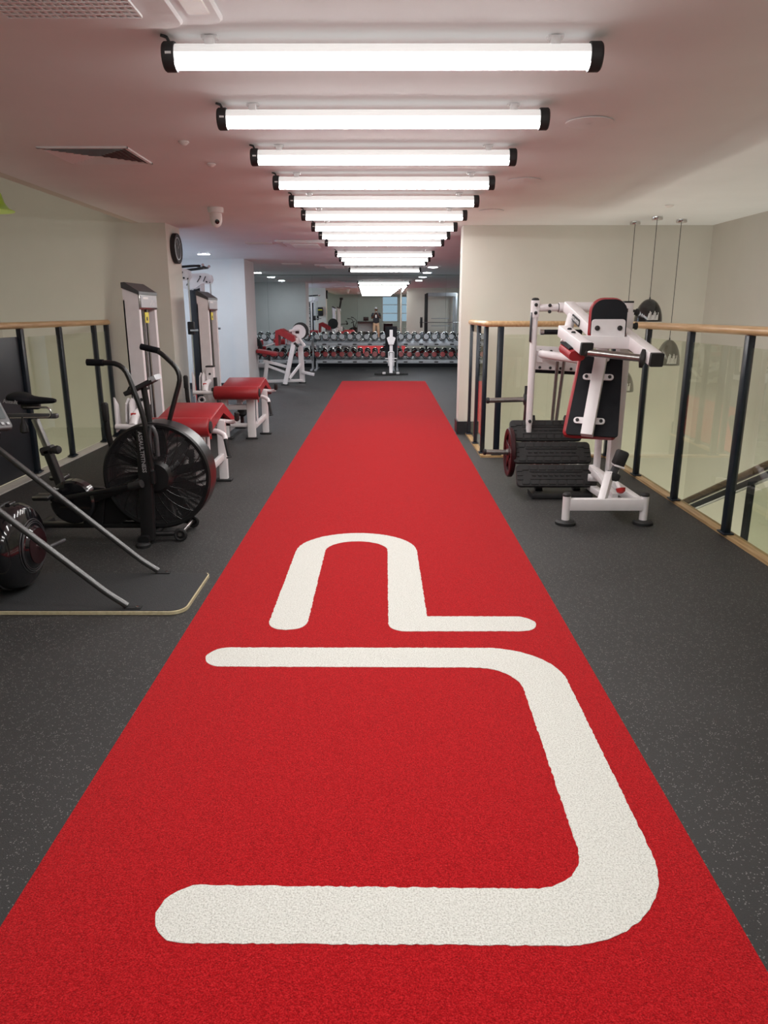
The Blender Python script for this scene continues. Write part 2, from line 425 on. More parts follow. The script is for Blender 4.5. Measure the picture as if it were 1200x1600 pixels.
struct('baseboard_left', MB().bb(-3.36, -2.53, 9.0, 9.02, 0, 0.12).bb(-2.55, -2.53, 9.0, 9.64, 0, 0.12), 'base_black')
struct('baseboard_right', MB().bb(0.912, 0.93, 9.25, 9.57, 0, 0.16).bb(0.912, 1.06, 9.252, 9.27, 0, 0.16), 'base_black')
struct('trim_curb_left', MB().bb(-3.40, -3.27, BY, 9.02, 0.0, 0.012), 'curb')
mb = MB()
mb.bb(2.345, 2.425, BY, 7.82, 0.0, 0.022)
struct('trim_curb_right', mb, 'curb_wood')
struct('trim_curb_landing', MB().bb(1.02, 2.345, 7.69, 7.77, 0.0, 0.022).bb(1.02, 1.09, 7.77, 9.24, 0, 0.022), M['curb_wood'])

# mirror panels: each hangs at its own slight angle
seams = [(-5.4, -4.5, 0), (-4.5, -3.26, 0.0), (-3.26, -2.02, 0.0), (-2.02, -0.78, 0.0), (-0.78, 0.46, 0.0115), (0.46, 1.68, 0.0), (1.68, 2.92, 0.0), (2.92, 4.16, 0.0)]
for i, (a, b, d) in enumerate(seams):
    c = (a+b)/2; o = MB().box((0, 0, 0), (b-a-0.004, 0.008, 2.10)).build('mirror_panel', 'mirror')
    o.location = (c, MY-0.012, 1.43); o.rotation_euler = (0, 0, d)
    tag(o, kind='structure')
# windows
def window(name, x0, x1, y0, y1, z0, z1, m, bars_v, bars_h, along):
    w = bpy.data.objects.new(name, None); COL.objects.link(w); w['kind'] = 'structure'
    f = MB(); t = 0.05
    if along == 'x':
        f.bb(x0, x1, y0-0.02, y0+0.04, z0, z0+t).bb(x0, x1, y0-0.02, y0+0.04, z1-t, z1).bb(x0, x0+t, y0-0.02, y0+0.04, z0, z1).bb(x1-t, x1, y0-0.02, y0+0.04, z0, z1)
        for k in range(1, bars_v): xx = x0+(x1-x0)*k/bars_v; f.bb(xx-0.015, xx+0.015, y0-0.01, y0+0.03, z0, z1)
        for k in range(1, bars_h): zz = z0+(z1-z0)*k/bars_h; f.bb(x0, x1, y0-0.01, y0+0.03, zz-0.02, zz+0.02)
        MB().bb(x0, x1, y0-0.05, y0-0.04, z0, z1).build('pane', m, w)
    else:
        f.bb(x0-0.04, x0+0.02, y0, y1, z0, z0+t).bb(x0-0.04, x0+0.02, y0, y1, z1-t, z1).bb(x0-0.04, x0+0.02, y0, y0+t, z0, z1).bb(x0-0.04, x0+0.02, y1-t, y1, z0, z1)
        for k in range(1, bars_v): yy = y0+(y1-y0)*k/bars_v; f.bb(x0-0.03, x0+0.01, yy-0.02, yy+0.02, z0, z1)
        MB().bb(x0-0.06, x0-0.05, y0, y1, z0, z1).build('pane', m, w)
    f.build('window_frame', 'grey' if along == 'x' else 'white2', w); return w
window('window_1', 0.35, 1.3, BY-0.08, 0, 0.95, 2.42, 'window_sky', 1, 3, 'x')
window('window_2', -5.46, 0, 10.6, 14.0, 0.7, 2.3, 'window_cool', 3, 1, 'y')

# ------------------------------------------------------------------ running track with its white sign
turf = thing('turf_track', 'long red artificial turf sprint track down the middle of the floor', 'turf', (-0.03, 7.3, 0))
MB().bb(-0.968, 0.897, BY+0.4, 16.62, 0.0005, 0.009).build('turf_pile', 'turf', turf)
def arc(cx, cy, r, a0, a1, n=14):
    return [(cx+r*math.cos(math.radians(a0+(a1-a0)*k/n)), cy+r*math.sin(math.radians(a0+(a1-a0)*k/n))) for k in range(n+1)]
hook = (arc(-0.482, 3.368, 0.0965, 180, 360) + arc(-0.186, 4.494, 0.202, 180, 0, 20) + arc(0.10, 3.34, 0.084, 180, 270, 6)
        + arc(0.66, 3.347, 0.0885, -90, 90) + [(0.213, 3.437)] + arc(-0.186, 4.494, 0.391, 0, 180, 24))
hook = [(x, y) for x, y in hook]
swan = (arc(-0.71, 2.984, 0.0935, 90, 270) + arc(0.385, 2.70, 0.183, 90, 0, 10) + arc(0.40, 1.775, 0.155, 0, -90, 10)
        + arc(-0.495, 1.538, 0.0935, 90, 270) + arc(0.44, 1.76, 0.322, -90, 0, 14) + arc(0.46, 2.77, 0.305, 0, 90, 14))
def fray(poly, step=0.012, amp=0.0022):
    out = []; n = len(poly)
    for i in range(n):
        a = Vector(poly[i]); b = Vector(poly[(i+1) % n]); k = max(1, int((b-a).length/step))
        for j in range(k):
            p = a.lerp(b, j/k); out.append((p.x+random.uniform(-amp, amp), p.y+random.uniform(-amp, amp)))
    return out
for nm, pl in (('turf_sign', hook), ('turf_sign', swan)):
    o = MB().prism(fray(pl), 0.004, 0.0105).build(nm, 'turf_white', turf); o['label'] = 'white rounded line marking'

# ------------------------------------------------------------------ tube lamps
def lamp_tube():
    r = thing('tube_lamp', '', 'ceiling light', (0, 0, 0), 'row of tube lamps on the ceiling')
    R = 0.043; L = 0.778
    def half(a0, a1, x0, x1, rr, n=10):
        mb = MB(); rings = []
        for x in (x0, x1):
            rings.append(mb.ring([(x, rr*math.cos(math.radians(a0+(a1-a0)*k/n)), rr*math.sin(math.radians(a0+(a1-a0)*k/n))) for k in range(n+1)]))
        for k in range(n): mb.bm.faces.new((rings[0][k], rings[0][k+1], rings[1][k+1], rings[1][k]))
        return mb
    half(-145, -35, -L, L, R).build('diffuser', 'tube', r)
    for a, b in ((-188, -145), (-35, 8)): half(a, b, -L, L, R).build('diffuser_edge', 'tube_edge', r)
    half(8, 172, -L, L, R).build('tube_shell', 'tube_top', r)
    for sgn in (-1, 1):
        c = MB().lathe([(R*0.6, -0.001), (R+0.007, 0.0), (R+0.008, 0.004), (R+0.008, 0.040), (R+0.003, 0.046), (0.02, 0.046)], (sgn*L, 0, 0), (sgn, 0, 0), 24)
        e = c.build('end_cap', 'blackm', r)
        b = MB().box((sgn*(L-0.13), 0, R+0.008), (0.035, 0.05, 0.03), 0.003).box((sgn*(L-0.13), 0.0, R+0.022), (0.06, 0.03, 0.012)).build('clip', 'clear', r)
        if sgn < 0:
            MB().box((-L-0.018, -R-0.009, 0.0), (0.022, 0.003, 0.008)).build('cap_label', 'text_white', e)
    MB().tube([(-L-0.02, 0, R), (-L-0.03, -0.01, R+0.02), (-L-0.05, -0.02, CZ-2.432)], 0.006, 6).build('cable', 'black', r)
    return r
proto = lamp_tube()
ords = ['nearest', 'second nearest', 'third nearest', 'fourth nearest', 'fifth nearest', 'sixth nearest', 'seventh nearest', 'eighth nearest', 'ninth nearest', 'tenth nearest', 'fourth from the mirror', 'third from the mirror', 'second from the mirror', 'farthest, nearest the mirror']
Ys = [3.11, 4.03, 4.96, 5.89, 6.83, 7.78, 8.80, 9.74, 10.72, 12.75, 13.9, 14.95, 17.4]
names13 = ['nearest and widest tube lamp across the top of the picture', 'second tube lamp, level with the first round ceiling speaker', 'third tube lamp, level with the square air vent', 'fourth tube lamp, level with the second round speaker', 'fifth tube lamp, a little in front of the dome camera', 'sixth tube lamp, just before the third round speaker', 'seventh tube lamp, ending level with the corner of the right wall', 'eighth tube lamp, first one past the right wall corner', 'ninth tube lamp, last before a wider gap in the row', 'tenth tube lamp, right after the wider gap in the row', 'eleventh tube lamp, one before the third from the mirror', 'twelfth tube lamp, next to last before the mirror', 'thirteenth tube lamp, last one before the mirror wall']
for i, Y in enumerate(Ys):
    o = proto if i == 0 else dup(proto, (0, 0, 0))
    o.location = (-0.011, Y, 2.43)
    o['label'] = 'white ' + names13[i]
for Y, w in ((2.17, 'just before the picture begins'), (1.24, 'second before the picture begins'), (0.31, 'straight above the viewer')):
    o = dup(proto, (-0.011, Y, 2.43), 'white tube lamp %s, seen only in the mirror' % w)

# downlights
def downlight(x, y, label, i=[None]):
    if i[0] is None:
        r = thing('downlight', label, 'ceiling light', (x, y, CZ), 'round recessed downlights')
        MB().lathe([(0.11, 0), (0.125, -0.004), (0.125, -0.010), (0.105, -0.012)], (x, y, CZ), (0, 0, 1), 24).build('trim_ring', 'white2', r)
        MB().lathe([(0.10, -0.0125), (0.10, -0.016), (0.06, -0.019)], (x, y, CZ), (0, 0, 1), 20).build('lens', 'down', r)
        i[0] = r; return r
    return dup(i[0], (x, y, CZ), label)
downlight(-3.2, 13.6, 'glowing round downlight above the cable machine, left of the pier')
downlight(-3.32, 19.9, 'glowing downlight right of the pier, over the left dumbbell rack')
downlight(-3.36, 17.4, 'glowing downlight behind the pier, seen only in the mirror')
downlight(1.08, 17.5, 'glowing downlight right of the last tube lamp, nearest the viewer')
downlight(1.08, 19.9, 'glowing downlight over the right dumbbell rack, next to the mirror')
downlight(-4.4, 11.6, 'glowing downlight over the recess behind the clock pier')
for x, y, w in ((3.2, 11.5, 'nearest the wall'), (3.2, 14.5, 'middle one'), (3.2, 17.5, 'nearest the mirror')):
    downlight(x, y, 'glowing downlight behind the right wall, %s, seen only in the mirror' % w)

# round ceiling speakers
for x, y, lb in ((1.11, 4.39, 'flat round ceiling speaker right of the second tube lamp'), (1.09, 6.2, 'flat round ceiling speaker right of the fourth tube lamp'), (1.08, 7.98, 'flat round ceiling speaker right of the sixth tube lamp')):
    r = thing('ceiling_speaker', lb, 'speaker', (x, y, CZ), 'round ceiling speakers')
    MB().lathe([(0.115, 0), (0.128, -0.003), (0.128, -0.007), (0.108, -0.010)], (x, y, CZ), (0, 0, 1), 36).build('rim', 'ceiling', r)
    MB().lathe([(0.104, -0.006), (0.104, -0.009), (0.01, -0.010)], (x, y, CZ), (0, 0, 1), 36).build('grille', 'ceiling', r)
# small detectors and sprinklers
for x, y, rr, lb in ((-1.224, 4.86, 0.03, 'small white ceiling plug left of the third tube lamp, nearer one'), (-1.216, 5.55, 0.03, 'small white ceiling plug left of the third tube lamp, farther one'), (-0.152, 4.45, 0.028, 'small sprinkler rose under the ceiling behind the second tube lamp'), (2.75, 7.6, 0.04, 'small flat disc on the ceiling near the three pendant cables'), (0.0, 16.2, 0.05, 'small detector between the last two tube lamps'), (-0.05, 19.6, 0.06, 'round grey detector on the ceiling right before the mirror')):
    o = MB().lathe([(rr, 0), (rr*1.1, -0.004), (rr*0.7, -0.016), (rr*0.4, -0.022), (0.003, -0.024)], (x, y, CZ), (0, 0, 1), 18).build('ceiling_detector', 'white2', None, (x, y, CZ))
    tag(o, lb, 'detector')

# square supply-air diffuser (left)
def diffuser(cx, cy, sx, sy, label, rows=7):
    r = thing('air_vent', label, 'air vent', (cx, cy, CZ))
    f = MB(); t = 0.022
    f.bb(cx-sx, cx+sx, cy-sy, cy-sy+t, CZ-0.010, CZ).bb(cx-sx, cx+sx, cy+sy-t, cy+sy, CZ-0.010, CZ).bb(cx-sx, cx-sx+t, cy-sy, cy+sy, CZ-0.010, CZ).bb(cx+sx-t, cx+sx, cy-sy, cy+sy, CZ-0.010, CZ)
    f.build('frame', 'ceiling', r)
    MB().bb(cx-sx+t, cx+sx-t, cy-sy+t, cy+sy-t, CZ-0.003, CZ-0.001).build('duct_opening', 'duct', r)
    for k in range(rows):
        q = 1-(k+0.3)/(rows+0.6); a, b = (sx-t)*q, (sy-t)*q; w = 0.020; z0 = CZ-0.010
        s = MB()
        for p0, p1, n in (((-a, -b), (a, -b), (0, -1)), ((a, -b), (a, b), (1, 0)), ((a, b), (-a, b), (0, 1)), ((-a, b), (-a, -b), (-1, 0))):
            v = [(cx+p0[0], cy+p0[1], z0-0.004), (cx+p1[0], cy+p1[1], z0-0.004)]
            q0 = [(cx+p0[0]*(1-w/a) if a > w else cx, cy+p0[1]*(1-w/b) if b > w else cy, z0+0.007), (cx+p1[0]*(1-w/a) if a > w else cx, cy+p1[1]*(1-w/b) if b > w else cy, z0+0.007)]
            vs = s.ring([v[0], v[1], q0[1], q0[0]]); s.bm.faces.new(vs)
            vs = s.ring([(x, y, z+0.0015) for x, y, z in (v[0], v[1], q0[1], q0[0])]); s.bm.faces.new(vs)
        s.build('slat', 'ceiling', r)
    return r
diffuser(-1.90, 5.26, 0.285, 0.265, 'square air vent with nested slats on the pink-lit ceiling at left')
for cx, cy, lb in ((-1.88, 11.6, 'slim white ceiling grille left of the far ceiling cassette'), (-2.0, 16.4, 'slim white ceiling grille farther back, toward the mirror')):
    r = thing('linear_grille', lb, 'air vent', (cx, cy, CZ), 'slim ceiling grilles')
    f = MB().bb(cx-0.2, cx+0.2, cy-0.11, cy-0.09, CZ-0.012, CZ).bb(cx-0.2, cx+0.2, cy+0.09, cy+0.11, CZ-0.012, CZ).bb(cx-0.2, cx-0.18, cy-0.09, cy+0.09, CZ-0.012, CZ).bb(cx+0.18, cx+0.2, cy-0.09, cy+0.09, CZ-0.012, CZ)
    f.build('frame', 'white2', r)
    for k in range(5): MB().bb(cx-0.18, cx+0.18, cy-0.075+k*0.034, cy-0.055+k*0.034, CZ-0.010, CZ-0.002).build('slat', 'white2', r)

# air-conditioning cassettes
def cassette(cx, cy, s, label, near=False):
    r = thing('ceiling_cassette', label, 'air conditioner', (cx, cy, CZ))
    MB().prism([(cx+x, cy+y) for x, y in rrect(2*s, 2*s, 0.05, 5)], CZ-0.022, CZ, chamfer=0.008).build('panel', 'ceiling', r)
    ix, iy = s*0.72, s*0.96
    MB().prism([(cx+x, cy+y) for x, y in rrect(2*ix, 2*iy, 0.06, 6)], CZ-0.040, CZ-0.0225, chamfer=0.008).build('intake_panel', 'ceiling', r)
    gx, gy = s*0.47, s*0.68
    MB().bb(cx-gx, cx+gx, cy-gy, cy+gy, CZ-0.0415, CZ-0.0402).build('filter', 'dkgrey', r)
    lat = MB(); n = 18; g = gx; w = 0.010
    for k in range(n+1):
        q = -gx+2*gx*k/n; lat.bb(cx+q-0.004, cx+q+0.004, cy-gy, cy+gy, CZ-0.050, CZ-0.042)
    for k in range(21):
        q = -gy+2*gy*k/20; lat.bb(cx-gx, cx+gx, cy+q-0.004, cy+q+0.004, CZ-0.051, CZ-0.042)
    for k in range(20):
        q = -gy+2*gy*k/20; d = 2*gy/20
        for m_ in range(n):
            xx = -gx+2*gx*m_/n
            lat.beam((cx+xx, cy+q, CZ-0.046), (cx+xx+2*gx/n, cy+q+d, CZ-0.046), 0.006, 0.006, r=0.001)
    tag(lat.build('intake_grille', 'ceiling', r), kind='stuff')
    for dx in (-1, 1):
        MB().box((cx+dx*s*0.86, cy, CZ-0.025), (s*0.16, s*1.5, 0.008), 0.003).build('air_flap', 'white2', r)
    return r
cassette(-1.04, 2.468, 0.475, 'large square ceiling cassette cropped at the top left corner')
cassette(-1.18, 11.55, 0.42, 'white ceiling cassette left of the ninth tube lamp')
cassette(-1.12, 17.0, 0.42, 'white ceiling cassette farthest back, left of the last tube lamp')

# security camera
r = thing('dome_camera', 'small white security camera under the ceiling, left of the tube lamps', 'camera', (-1.68, 7.75, CZ))
MB().lathe([(0.075, 0), (0.078, -0.01), (0.075, -0.05), (0.06, -0.055)], (-1.68, 7.75, CZ), (0, 0, 1), 28).build('base', 'white2', r)
MB().lathe([(0.058, -0.055), (0.060, -0.09), (0.058, -0.13), (0.045, -0.165), (0.02, -0.185), (0.002, -0.188)], (-1.68, 7.75, CZ), (0, 0, 1), 28).build('dome', 'white2', r)
MB().lathe([(0.022, 0.0), (0.022, 0.012), (0.01, 0.016)], (-1.66, 7.70, CZ-0.135), (0.3, -0.9, -0.3), 16).build('lens', 'gloss', r)

# ------------------------------------------------------------------ balustrades
RH = 1.385
def rail_prof():
    return [(0.036*math.cos(2*PI*k/16)*(1.0), 0.030*math.sin(2*PI*k/16)) for k in range(16)]
def post(mbn, x, y, h, along, parent, base=True):
    w, d = (0.022, 0.062) if along == 'y' else (0.062, 0.022)
    p = MB().bb(x-w/2, x+w/2, y-d/2, y+d/2, 0.006, h, 0.002)
    p.build('post', 'post', parent)
    return p
def baluster_set(name, label, path_rail, posts, panes, parent_loc, curb=None):
    r = thing(name, label, 'balustrade', parent_loc)
    MB().sweep(path_rail, rail_prof()).build('handrail', 'wood' , r)
    sh = bpy.data.meshes
    for x, y, al in posts:
        w, d = (0.044, 0.062) if al == 'y' else (0.062, 0.044)
        p = MB().bb(x-w/2, x+w/2, y-d/2, y+d/2, 0.02, RH-0.03, 0.003)
        p.build('post', 'post', r)
        b = MB().box((x, y, 0.028), (0.075 if al == 'y' else 0.11, 0.11 if al == 'y' else 0.075, 0.012), 0.003)
        for sx, sy in ((-1, -1), (1, 1)):
            b.cyl((x+sx*0.026, y+sy*0.026, 0.03), (x+sx*0.026, y+sy*0.026, 0.042), 0.007, 8)
        b.build('post_base', 'post', r)
    for (x0, y0), (x1, y1) in panes:
        MB().bb(min(x0, x1)-(0.005 if x0 == x1 else 0), max(x0, x1)+(0.005 if x0 == x1 else 0), min(y0, y1)-(0.005 if y0 == y1 else 0), max(y0, y1)+(0.005 if y0 == y1 else 0), 0.05, 1.28).build('glass_pane', 'glass', r)
    return r
# right: main run along the stairwell
yp = [0.15, 1.09, 2.03, 2.97, 3.91, 4.85, 5.79, 6.73]
pz = [(RX, y, 'y') for y in yp] + [(RX, 7.70, 'y')]
pn = [((RX, a+0.035), (RX, b-0.035)) for a, b in zip(yp+[7.70][:0], yp[1:]+[7.70][:0])] + [((RX, yp[-1]+0.035), (RX, 7.66))]
baluster_set('balustrade', 'ash handrail balustrade with navy posts and glass beside the stairwell at right', [(RX, -0.3, RH), (RX, 7.73, RH)], pz, pn, (RX, 3.7, 0))
xr = [1.20, 2.33]
b2 = baluster_set('balustrade', 'short ash railed balustrade wrapping the column behind the squat machine', roundp([(1.055, 9.25, RH), (1.055, 7.74, RH), (2.39, 7.74, RH)], 0.02, 3),
    [(1.055, 9.14, 'y'), (1.055, 8.46, 'y'), (1.055, 7.85, 'y'), (1.19, 7.74, 'x')],
    [((1.055, 9.10), (1.055, 8.50)), ((1.055, 8.42), (1.055, 7.89)), ((1.23, 7.74), (2.30, 7.74))], (1.5, 7.9, 0))
# left
yl = [0.9, 1.88, 2.86, 3.86, 4.86, 5.86, 6.84, 7.66, 8.58]
pz = [(LX, y, 'y') for y in yl] + [(LX, 8.97, 'y')]
pn = [((LX, a+0.035), (LX, b-0.035)) for a, b in zip(yl[5:-1], yl[6:])][1:] + [((LX, 8.61), (LX, 8.94))] + [((LX, a+0.035), (LX, b-0.035)) for a, b in zip(yl[:5], yl[1:6])]
b3 = baluster_set('balustrade', 'ash handrail balustrade with navy posts and glass at left behind the bike', [(LX, -0.3, RH), (LX, 9.02, RH)], pz, pn, (LX, 4.5, 0))
o = MB().beam((LX-0.02, 4.9, 0.665), (LX-0.02, 6.80, 0.665), 0.02, 1.24, r=0.003).build('infill_panel', 'navy', b3); o['label'] = 'dark navy infill panel'

# stair rail inside the right stairwell, with steps
st = thing('staircase', 'stair flight sinking in the stairwell behind the right glass', 'stairs', (3.2, 5.2, -1.2))
for k in range(9):
    y = 3.6+k*0.28; z = -0.25-k*0.175
    MB().bb(2.78, 3.85, y, y+0.30, z-0.06, z).build('step', 'wall_pale', st)
MB().beam((2.72, 3.4, -0.25), (2.72, 6.2, -2.0), 0.05, 0.28).build('stringer', 'wall_pale', st)
MB().beam((3.87, 3.4, -0.25), (3.87, 6.2, -2.0), 0.05, 0.28).build('stringer', 'wall_pale', st)
sr = thing('stair_railing', 'dark oak sloping stair handrail seen through the right glass', 'railing', (2.75, 4.9, -0.4))
MB().sweep([(2.66, 3.0, 1.40), (2.66, 6.55, -0.255)], rail_prof()).build('handrail', 'oak_dark', sr)
MB().beam((2.66, 3.0, 1.32), (2.66, 6.40, -0.265), 0.05, 0.05).build('lower_rail', 'post', sr)
for y in (4.0, 5.17):
    zt = 1.30-(y-3.0)*0.4662
    MB().bb(2.645, 2.675, y-0.03, y+0.03, zt-1.20, zt).build('post', 'post', sr)
g = MB(); v = [(2.66, 4.03, 0.75), (2.66, 5.14, 0.24), (2.66, 5.14, -0.66), (2.66, 4.03, -0.15)]
a = g.ring(v); b_ = g.ring([(x+0.008, y, z) for x, y, z in v]); g.bridge(a, b_); g.bm.faces.new(a); g.bm.faces.new(b_[::-1])
g.build('glass_pane', 'glass', sr)

# ------------------------------------------------------------------ pendants
def pendant(x, y, zb, w, h, label, m='gloss', rays=True, group='black dome pendants', bell=False):
    r = thing('pendant_lamp', label, 'pendant lamp', (x, y, zb), group)
    top = CZ if not bell else 3.5
    MB().lathe([(0.055, top-0.035), (0.058, top-0.03), (0.058, top)], (x, y, 0), (0, 0, 1), 20).build('canopy', 'chrome', r)
    MB().cyl((x, y, zb+h-0.005), (x, y, top-0.03), 0.0035, 6).build('cable', 'black', r)
    if not bell:
        pr = [(w/2, zb), (w/2, zb+0.004)] + [(w/2*math.cos(t*PI/2/10), zb+h*math.sin(t*PI/2/10)) for t in range(1, 10)] + [(0.008, zb+h), (0.006, zb+h+0.02)]
    else:
        pr = [(w/2, zb), (w/2, zb+0.006), (w*0.40, zb+0.025), (w*0.33, zb+0.07), (w*0.29, zb+0.14), (w*0.22, zb+0.20), (w*0.10, zb+0.235), (0.01, zb+h)]
    s = MB().lathe(pr, (x, y, 0), (0, 0, 1), 36).build('shade', m, r)
    if rays:
        rm = MB()
        for k in range(11):
            th = math.radians(-112+k*4.3); a0 = 0.12+0.02*abs(k-5); ln = 0.30+0.10*math.sin(k*1.3)
            pts = []
            for q in (0, 1):
                el = (0.06+q*ln*0.8)*PI/2*0.8
                rr = w/2*math.cos(el)+0.003; pts.append(Vector((x+rr*math.cos(th+q*0.10), y+rr*math.sin(th+q*0.10), zb+h*math.sin(el))))
            rm.beam(pts[0], pts[1], 0.009, 0.002, up=(math.cos(th), math.sin(th), 0), r=0.0005)
        rm.build('ray_marks', 'text_white', s)
    return r
pendant(2.85, 8.90, 0.58, 0.29, 0.26, 'black dome pendant hung lowest, mostly hidden behind the squat machine')
pendant(2.94, 8.45, 1.40, 0.30, 0.245, 'black dome pendant with white ray marks rising above the handrail')
pendant(3.30, 8.70, 0.905, 0.275, 0.29, 'black dome pendant with white ray marks seen through the glass')
pendant(-3.46, 6.80, 2.35, 0.44, 0.27, 'lime green bell pendant cropped at the left edge', 'lime', False, None, True)

# ------------------------------------------------------------------ wall clock on the left pier
ck = thing('wall_clock', 'black rimmed round clock high on the side of the left column', 'clock', (-2.55, 9.32, 2.24))
O = (-2.55, 9.32, 2.24)
MB().lathe([(0.165, 0.0), (0.175, 0.012), (0.175, 0.055), (0.168, 0.060), (0.150, 0.052)], O, (1, 0, 0), 40).build('rim', 'blackm', ck)
MB().lathe([(0.152, 0.04), (0.152, 0.050), (0.12, 0.053), (0.118, 0.046)], O, (1, 0, 0), 40).build('bezel', 'face_grey', ck)
MB().lathe([(0.118, 0.040), (0.118, 0.047), (0.01, 0.047)], O, (1, 0, 0), 40).build('dial', 'vinyl', ck)
MB().beam((-2.498, 9.32, 2.24), (-2.498, 9.38, 2.30), 0.014, 0.003).build('hand', 'face_grey', ck)
MB().beam((-2.496, 9.32, 2.24), (-2.496, 9.25, 2.32), 0.010, 0.003).build('hand', 'face_grey', ck)
MB().lathe([(0.055, 0.047), (0.055, 0.049), (0.005, 0.050)], O, (1, 0, 0), 24).build('centre_disc', 'face_grey', ck)
# case on the far side of the same column
wc = thing('wall_case', 'black wall case with a yellow stripe on the mirror side of the clock column', 'case', (-2.78, 9.62, 1.4))
MB().box((-2.80, 9.69, 1.53), (0.26, 0.13, 0.36), 0.03).build('shell', 'blackm', wc)
MB().box((-2.80, 9.758, 1.60), (0.20, 0.008, 0.04), 0.002).build('stripe', 'yellow', wc)

# ------------------------------------------------------------------ SQUAT MACHINE (right)
sq = thing('squat_machine', 'white plate-loaded squat machine with red and black pads by the right balustrade', 'gym machine', (1.6, 5.8, 0))
f = MB()
f.beam((1.345, 5.15, 0.150), (1.875, 5.15, 0.150), 0.055, 0.087)
for x in (1.322, 1.890): f.cyl((x, 5.15, 0.02), (x, 5.15, 0.215), 0.029, 20)
f.beam((1.86, 5.18, 0.155), (1.69, 5.78, 0.26), 0.055, 0.07)
f.beam((1.70, 5.20, 0.14), (1.74, 6.35, 0.06), 0.06, 0.05)
f.beam((1.72, 5.30, 0.17), (1.685, 5.85, 0.28), 0.045, 0.045)
f.beam((1.585, 5.17, 0.17), (1.665, 5.30, 0.345), 0.055, 0.075)
f.build('base_frame', 'white', sq)
for x in (1.322, 1.890):
    MB().lathe([(0.072, 0.0), (0.074, 0.006), (0.074, 0.020), (0.060, 0.032), (0.03, 0.034)], (x, 5.15, 0), (0, 0, 1), 28).build('foot', 'blackm', sq)
    MB().lathe([(0.031, 0.0), (0.032, 0.012), (0.022, 0.024), (0.003, 0.026)], (x, 5.15, 0.212), (0, 0, 1), 20).build('end_cap', 'blackm', sq)
u = MB()
u.beam((1.83, 5.78, 0.10), (1.85, 5.80, 1.50), 0.085, 0.10, up=(0, 1, 0))
u.cyl((1.73, 5.86, 0.20), (1.73, 5.86, 1.20), 0.029)
u.build('main_upright', 'white', sq)
# rear frame: left post, top tube, right plate
l = MB()
l.cyl((1.245, 6.3, 0.58), (1.245, 6.3, 1.55), 0.029, 20)
l.beam((1.245, 6.3, 1.46), (1.245, 6.3, 1.595), 0.065, 0.07, up=(0, 1, 0), r=0.012)
l.cyl((1.25, 6.3, 1.535), (1.46, 6.3, 1.538), 0.030, 20)
l.cyl((1.44, 6.3, 1.538), (2.0, 6.3, 1.545), 0.041, 24)
l.beam((1.245, 6.3, 0.56), (1.245, 6.3, 0.63), 0.05, 0.05, up=(0, 1, 0), r=0.015)
l.cyl((1.245, 6.30, 0.30), (1.245, 6.30, 0.6), 0.025, 16)
l.build('lever_frame', 'white', sq)
MB().lathe([(0.030, 0), (0.032, 0.01), (0.02, 0.02), (0.003, 0.022)], (1.245, 6.3, 1.595), (0, 0, 1), 18).build('end_cap', 'blackm', sq)
MB().lathe([(0.0305, 0), (0.036, 0.002), (0.036, 0.012), (0.03, 0.014)], (1.435, 6.3, 1.538), (1, 0, 0), 20).build('collar', 'blackm', sq)
MB().box((1.213, 6.285, 1.38), (0.006, 0.05, 0.24), 0.002).build('decal', 'navy', sq)
p = MB().beam((2.01, 6.3, 1.24), (2.01, 6.3, 1.58), 0.075, 0.10, up=(0, 1, 0)).build('weight_arm_plate', 'white', sq)
MB().box((1.985, 6.246, 1.40), (0.035, 0.006, 0.26), 0.002).build('warning_decal', 'dkred', p)
for k in range(6): MB().box((1.985, 6.242, 1.30+k*0.040), (0.026, 0.004, 0.026)).build('decal_mark', 'text_black', p)
MB().beam((2.01, 6.3, 1.575), (2.01, 6.3, 1.59), 0.078, 0.104, up=(0, 1, 0)).build('end_cap', 'blackm', p)
for z in (1.50, 1.39):
    MB().lathe([(0.022, 0), (0.022, 0.03), (0.030, 0.034), (0.030, 0.05), (0.012, 0.055)], (2.048, 6.28, z), (1, 0, 0), 16).build('knob', 'blackm', p)
d = MB().beam((1.505, 6.22, 1.545), (1.575, 5.52, 1.33), 0.085, 0.085).cyl((1.50, 6.08, 1.47), (1.385, 5.78, 1.27), 0.036, 18).build('yoke_arm', 'white', sq)
nb = MB()
tagm = axes_m((1.489, 5.90, 1.440), (0.0987, -0.951, -0.292), (0, -0.29, 0.95))
nb.prism(rrect(0.17, 0.056, 0.012, 4), -0.003, 0.003, tagm @ Matrix.Translation((0, 0, 0)))
MBn = nb.build('name_plate', 'gloss', sq)
text('ATLANTIS', 0.036, tagm @ Matrix.Translation((0, 0, -0.0045)) @ Matrix.Rotation(PI, 4, 'Y') @ Matrix.Rotation(0, 4, 'Z'), 'text_white', MBn) if False else text('ATLANTIS', 0.036, tagm @ Matrix.Translation((0, 0, 0.004)), 'text_white', MBn)
